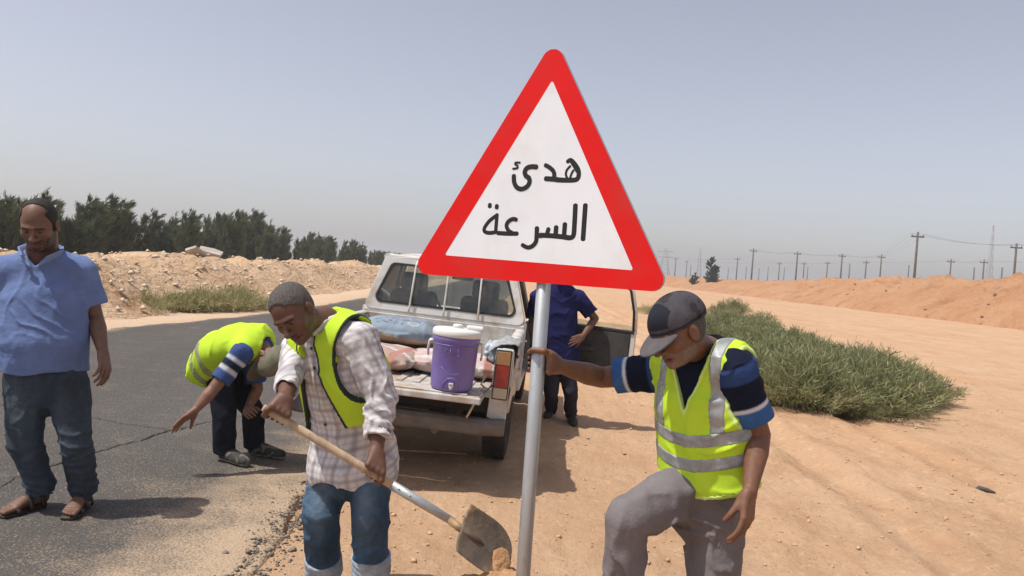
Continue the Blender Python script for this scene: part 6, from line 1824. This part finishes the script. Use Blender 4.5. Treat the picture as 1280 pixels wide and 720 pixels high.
    fr = [lean(-dl + .012, zb - .04), lean(-dl + .02, 1.25), lean(-dl + .07, zr - .10), lean(-dl + .14, zr - .055), lean(-.42, zr - .055), lean(-.34, zr - .075), lean(.0, zb - .04)]
    DB('window_frame', MB().tube(fr, .021, 8), m_paint, rd); DB('window_channel', MB().tube([Vector(p) + Vector((-.02, .018 if i < 3 else 0, -.018 if i > 2 else 0)) for i, p in enumerate(fr)], .013, 6), m_seal, rd)
    DB('window_sill', MB().box((-.01, -dl / 2, zb - .028), (.07, dl - .03, .035)), m_seal, rd, .008)
    DB('window_pane', MB().box((-.004, -dl / 2, zb + .012), (.005, dl - .06, .06)), m_glass, rd)
make_truck()

# ------------------------------------------------------------------ load in the bed
m_purple = mat('purple_plastic', (0.150, 0.108, 0.34), (0.185, 0.138, 0.38), scale=6, rough=0.38, spec=0.5, c3=(0.20, 0.15, 0.36), scale3=3.5, t3=(0.6, 0.85))
m_lid = mat('white_plastic', (0.62, 0.61, 0.57), (0.70, 0.69, 0.66), scale=5, rough=0.4)
def tw(x, y, z): return TM @ Vector((x, y, z))
def make_cooler():
    p = tw(.40, -.125, .690)
    e = empty('water_cooler', p, 'purple drum water cooler with white lid and spigot standing on the tailgate', 'water cooler', rot=(0, TROLL, TYAW + .1))
    R_ = .158; H = .42
    b = MB().lathe([(.118, 0), (.140, .006), (.147, .03), (.153, .12), (.158, .33), (.165, .34), (.167, .365), (.162, .375)], None, 48).build('tank', m_purple, e)
    MB().lathe([(.168, .374), (.172, .38), (.172, .412), (.160, .425), (.08, .432), (.01, .433)], None, 48).build('lid', m_lid, e)
    MB().lathe([(.035, .43), (.035, .452), (.028, .458), (.002, .458)], None, 20).build('lid_knob', m_lid, e)
    MB().box((.12, .02, .44), (.12, .12, .03)).build('pour_cap', m_lid, e, .012)
    for s in (-1, 1): 
        h = MB().tube([(s * .155, -.05, .335), (s * .182, -.045, .33), (s * .190, -.03, .27), (s * .185, 0, .225), (s * .190, .03, .27), (s * .182, .045, .33), (s * .155, .05, .335)], .008, 8).build('handle', m_lid, e)
    # recess for the tap, tap, raised mark
    MB().lathe([(.052, -.152), (.05, -.160), (.035, -.161), (.0, -.161)], Rx(math.pi / 2) , 28)
    t = MB().tube([(0, -.135, .045), (0, -.168, .045)], [.018, .016], 14).build('spigot', m_lid, e); MB().tube([(0, -.165, .05), (0, -.168, .022)], .009, 8).build('nozzle', m_lid, t); MB().box((0, -.172, .062), (.032, .012, .012)).build('lever', m_lid, t, .003)
    # arch moulding round the tap and smile-shaped moulding, standing proud of the drum
    def onw(a, z, off=.0): 
        r = .147 + (z - .03) / .3 * .011 + off; return Vector((r * math.sin(a), -r * math.cos(a), z))
    MB().tube([onw(-.42, .012), onw(-.38, .055), onw(-.22, .088), onw(0, .098), onw(.22, .088), onw(.38, .055), onw(.42, .012)], .006, 8).build('tap_arch', m_purple, e)
    MB().tube([onw(a, .175 - .055 * math.cos(a * 2.6)) for a in [-.55 + .11 * k for k in range(11)]], .004, 6).build('moulding', m_purple, e)
    MB().tube([onw(a, .318) for a in [2 * math.pi * k / 40 for k in range(41)]], .004, 6, caps=False).build('ring', m_purple, e)
    # raised lettering band, worn: short upright strokes
    m_em = mat('purple_raised', (0.19, 0.14, 0.42), rough=.4)
    for k, (a, kind) in enumerate(((-.36, 'C'), (-.18, 'l'), (0., 'A'), (.17, 'S'), (.33, 'T'))):
        c = lambda da, dz: onw(a + da, .272 + dz, .002)
        S = {'C': [[(.05, .016), (-.02, .022), (-.05, 0), (-.02, -.022), (.05, -.016)]], 'l': [[(0, .022), (0, -.022)]], 'A': [[(-.05, -.022), (0, .022), (.05, -.022)]], 'S': [[(.04, .018), (-.02, .022), (-.04, .008), (.03, -.006), (.03, -.02), (-.04, -.018)]], 'T': [[(-.05, .022), (.05, .022)], [(0, .02), (0, -.022)]]}[kind]
        mb = MB()
        for st in S: mb.tube([c(*q) for q in st], .0035, 6)
        mb.build('raised_letter', m_em, e)
make_cooler()
m_cement = mat('cement_bag_paper', (1, 1, 1), (0.86, 0.86, 0.87), attr=True, scale=9, rough=0.85, bump=0.3, bscale=40, bdist=0.01)
def bag(name, c, size, rot, colf, lab, cat, seed, cr=.02, group=None):
    """a filled sack lying on its flat side: c is the middle of its base"""
    M = Rz(rot[2]) @ Ry(rot[1]) @ Rx(rot[0]); Mi = np.array(M.inverted(), dtype=np.float32)
    c = Vector(c); L_, W_, H_ = size
    mid = c + M @ Vector((0, 0, H_ / 2)); R_ = np.array(M, dtype=np.float32)
    def shape(P):
        q = (P - A3(mid)) @ R_
        a = np.abs(q[:, 0]) / (L_ / 2); b = np.abs(q[:, 1]) / (W_ / 2); t = np.clip(1 - a ** 3.2, 0.02, 1) ** .55 * np.clip(1 - b ** 3.0, 0.02, 1) ** .5
        edge = np.maximum(a - 1, b - 1) * .06
        top = np.abs(q[:, 2]) - (H_ / 2) * t - .004
        return np.maximum(top, edge)
    pr = [Ell(mid, (max(size) * .75,) * 3, None, .01), Cut(shape), Disp(lambda P: cr * .35 * fbm(((P - A3(mid)) @ R_) * 9, 3, seed)), Disp(lambda P: -.006 * np.abs(vnoise(((P - A3(mid)) @ R_) * np.array([14, 20, 8]), seed + 5)))]
    e = empty(name, c, lab, cat, group)
    body_mesh('sack', pr, .011, m_cement, e, c, lambda V: colf((V - A3(mid)) @ R_))
    return e, M, mid
def cem(q):
    C = np.tile(rgb(.22, .27, .325), (len(q), 1))
    low = q[:, 2] < -.012 - .02 * np.sin(q[:, 0] * 8); C[low] = rgb(.40, .30, .20)
    r = np.hypot(q[:, 0] - .10, (q[:, 1] + .12) * 1.0); top = q[:, 2] > -.01
    C[(r < .050) & (r > .036) & top] = rgb(.42, .45, .48); C[(np.abs(r - .02) < .006) & top] = rgb(.36, .39, .43)
    for cy, a, b, f in ((-.145, -.20, .02, 95), (-.105, -.17, .0, 120), (-.05, -.22, .2, 60), (.0, -.2, .22, 75)):
        tx = top & (np.abs(q[:, 1] - cy) < .011) & (q[:, 0] > a) & (q[:, 0] < b) & (np.sin(q[:, 0] * f) + np.sin(q[:, 0] * f * 2.3) > -.3)
        C[tx] = rgb(.10, .13, .19)
    C[top & (q[:, 0] > .2)] *= rgb(.75, .72, .7)
    return np.clip(C * (1 + .15 * fbm(q * 10, 3, 4))[:, None], 0, 1)
def pink(q, t=(.52, .36, .33)):
    C = np.tile(rgb(*t), (len(q), 1)); s = np.abs(((q[:, 1] + .1 * q[:, 0]) / .16) % 1 - .5) < .12
    C[s] = rgb(.58, .52, .49); d = np.abs(q[:, 0] - .25) < .03; C[d] = rgb(.42, .20, .16)
    return np.clip(C * (1 + .12 * fbm(q * 14, 3, 4))[:, None], 0, 1)
def tan(q): return np.clip(np.tile(rgb(.36, .28, .20), (len(q), 1)) * (1 + .25 * fbm(q * 12, 3, 4))[:, None], 0, 1)
RR = (0, TROLL, TYAW)
bag('flour_sack', tw(.34, .62, .688), (.86, .52, .17), (0, TROLL, TYAW + .05), lambda q: pink(q, (.52, .38, .35)), 'pink and white woven sack lying behind the purple cooler', 'sack', 701)
bag('flour_sack', tw(-.28, .55, .688), (.74, .50, .17), (0, TROLL, TYAW - .35), lambda q: pink(q, (.40, .28, .23)), 'brownish pink striped sack lying under the cement bag', 'sack', 702)
bag('sand_sack', tw(-.12, 1.22, .688), (.95, .55, .22), (0, TROLL, TYAW + .1), tan, 'brown sack lying against the front of the truck bed', 'sack', 703)
bag('cement_bag', tw(-.20, .92, .855), (.66, .44, .19), (.10, TROLL, TYAW + .12), cem, 'grey blue printed cement bag lying on top of the other sacks', 'cement bag', 704)
# crumpled carrier bag and the grey rag over the rail
m_film = mat('thin_plastic', (0.62, 0.68, 0.74), (0.20, 0.38, 0.60), scale=9, rough=0.35, transl=0.35, lo=.5, hi=.6)
m_rag = mat('grey_netting', (0.20, 0.20, 0.205), (0.40, 0.40, 0.40), scale=26, rough=0.9, bump=0.6, bscale=60, bdist=0.01)
def crumple(name, c, r, m, lab, cat, seed, h=.006, amp=.03):
    c = Vector(c); pr = [Ell(c, r, np.array(Matrix.Rotation(TYAW, 3, 'Z')), .02), Disp(lambda P: amp * fbm(P * 14, 3, seed) + amp * .5 * np.abs(vnoise(P * 34, seed + 4)))]
    o = body_mesh(name, pr, h, m, None, c); o.location = c; return tag(o, lab, cat)
crumple('carrier_bag', tw(.625, .50, .915), (.085, .10, .085), m_film, 'crumpled blue and white plastic bag on the sack by the bed side', 'plastic bag', 71)
def rag():
    mb = MB(); V = []; F_ = []; NX, NY = 16, 26; rng = np.random.default_rng(5)
    prof = [(.60, .93), (.66, .985), (.70, 1.012), (.75, 1.02), (.80, 1.016), (.825, .99), (.834, .95), (.838, .90), (.842, .85)]
    for j in range(NY + 1):
        y = .04 + .62 * j / NY
        for i in range(NX + 1):
            t = i / NX * (len(prof) - 1); k = min(int(t), len(prof) - 2); f = t - k
            x = prof[k][0] + (prof[k + 1][0] - prof[k][0]) * f; z = prof[k][1] + (prof[k + 1][1] - prof[k][1]) * f
            V.append((x, y, z))
    V = np.array(V); n = fbm(V * 9, 3, 8); V[:, 0] += .012 * (n + .8) * np.where(V[:, 0] > .8, 1, 0); V[:, 2] += .016 * (n + 1.0) + np.where(V[:, 0] > .83, -.05 * (vnoise(V * 7, 3)), 0)
    o = MB().add([tuple(v) for v in V], [(j * (NX + 1) + i, j * (NX + 1) + i + 1, (j + 1) * (NX + 1) + i + 1, (j + 1) * (NX + 1) + i) for j in range(NY) for i in range(NX)], True).build('grey_rag', m_rag)
    o.location = T0; o.rotation_euler = (0, TROLL, TYAW); md = o.modifiers.new('thick', 'SOLIDIFY'); md.thickness = .005
    tag(o, 'grey netting rag draped over the right rail of the truck bed', 'rag')
rag()
m_rope = mat('rope', (0.50, 0.42, 0.30), (0.60, 0.53, 0.42), scale=60, rough=0.9)
P = lambda *a: tw(*a)
o = MB().tube([P(.62, .02, .79), P(.60, -.04, .735), P(.655, -.05, .70), P(.60, -.08, .715), P(.585, -.10, .64), P(.555, -.11, .56), P(.53, -.11, .50)], .008, 7).build('rope', m_rope)
tag(o, 'short frayed rope end hanging from the tailgate corner of the truck', 'rope')
# a stick on the ground behind the truck
a, b = G(497, 578, SAND), G(583, 583, SAND)
o = MB().tube([(a.x, a.y, gz(a.x, a.y) + .012), ((a.x + b.x) / 2, (a.y + b.y) / 2 + .01, gz((a.x + b.x) / 2, (a.y + b.y) / 2) + .018), (b.x, b.y, gz(b.x, b.y) + .012)], [.009, .011, .006], 7).build('stick', m_ash)
tag(o, 'thin pale stick lying in the shade behind the truck', 'stick')

# ------------------------------------------------------------------ dusty air
hz = bpy.data.materials.new('haze'); hz.use_nodes = True; nt = hz.node_tree
nt.nodes.remove(nt.nodes['Principled BSDF'])
pv = nt.nodes.new('ShaderNodeVolumePrincipled'); pv.inputs['Color'].default_value = (0.96, 0.95, 0.95, 1); pv.inputs['Density'].default_value = 0.0011; pv.inputs['Anisotropy'].default_value = 0.2
nt.links.new(pv.outputs[0], nt.nodes['Material Output'].inputs['Volume'])
o = MB().box((0, 800, 14), (5600, 5000, 32)).build('haze', hz); tag(o, kind='stuff')
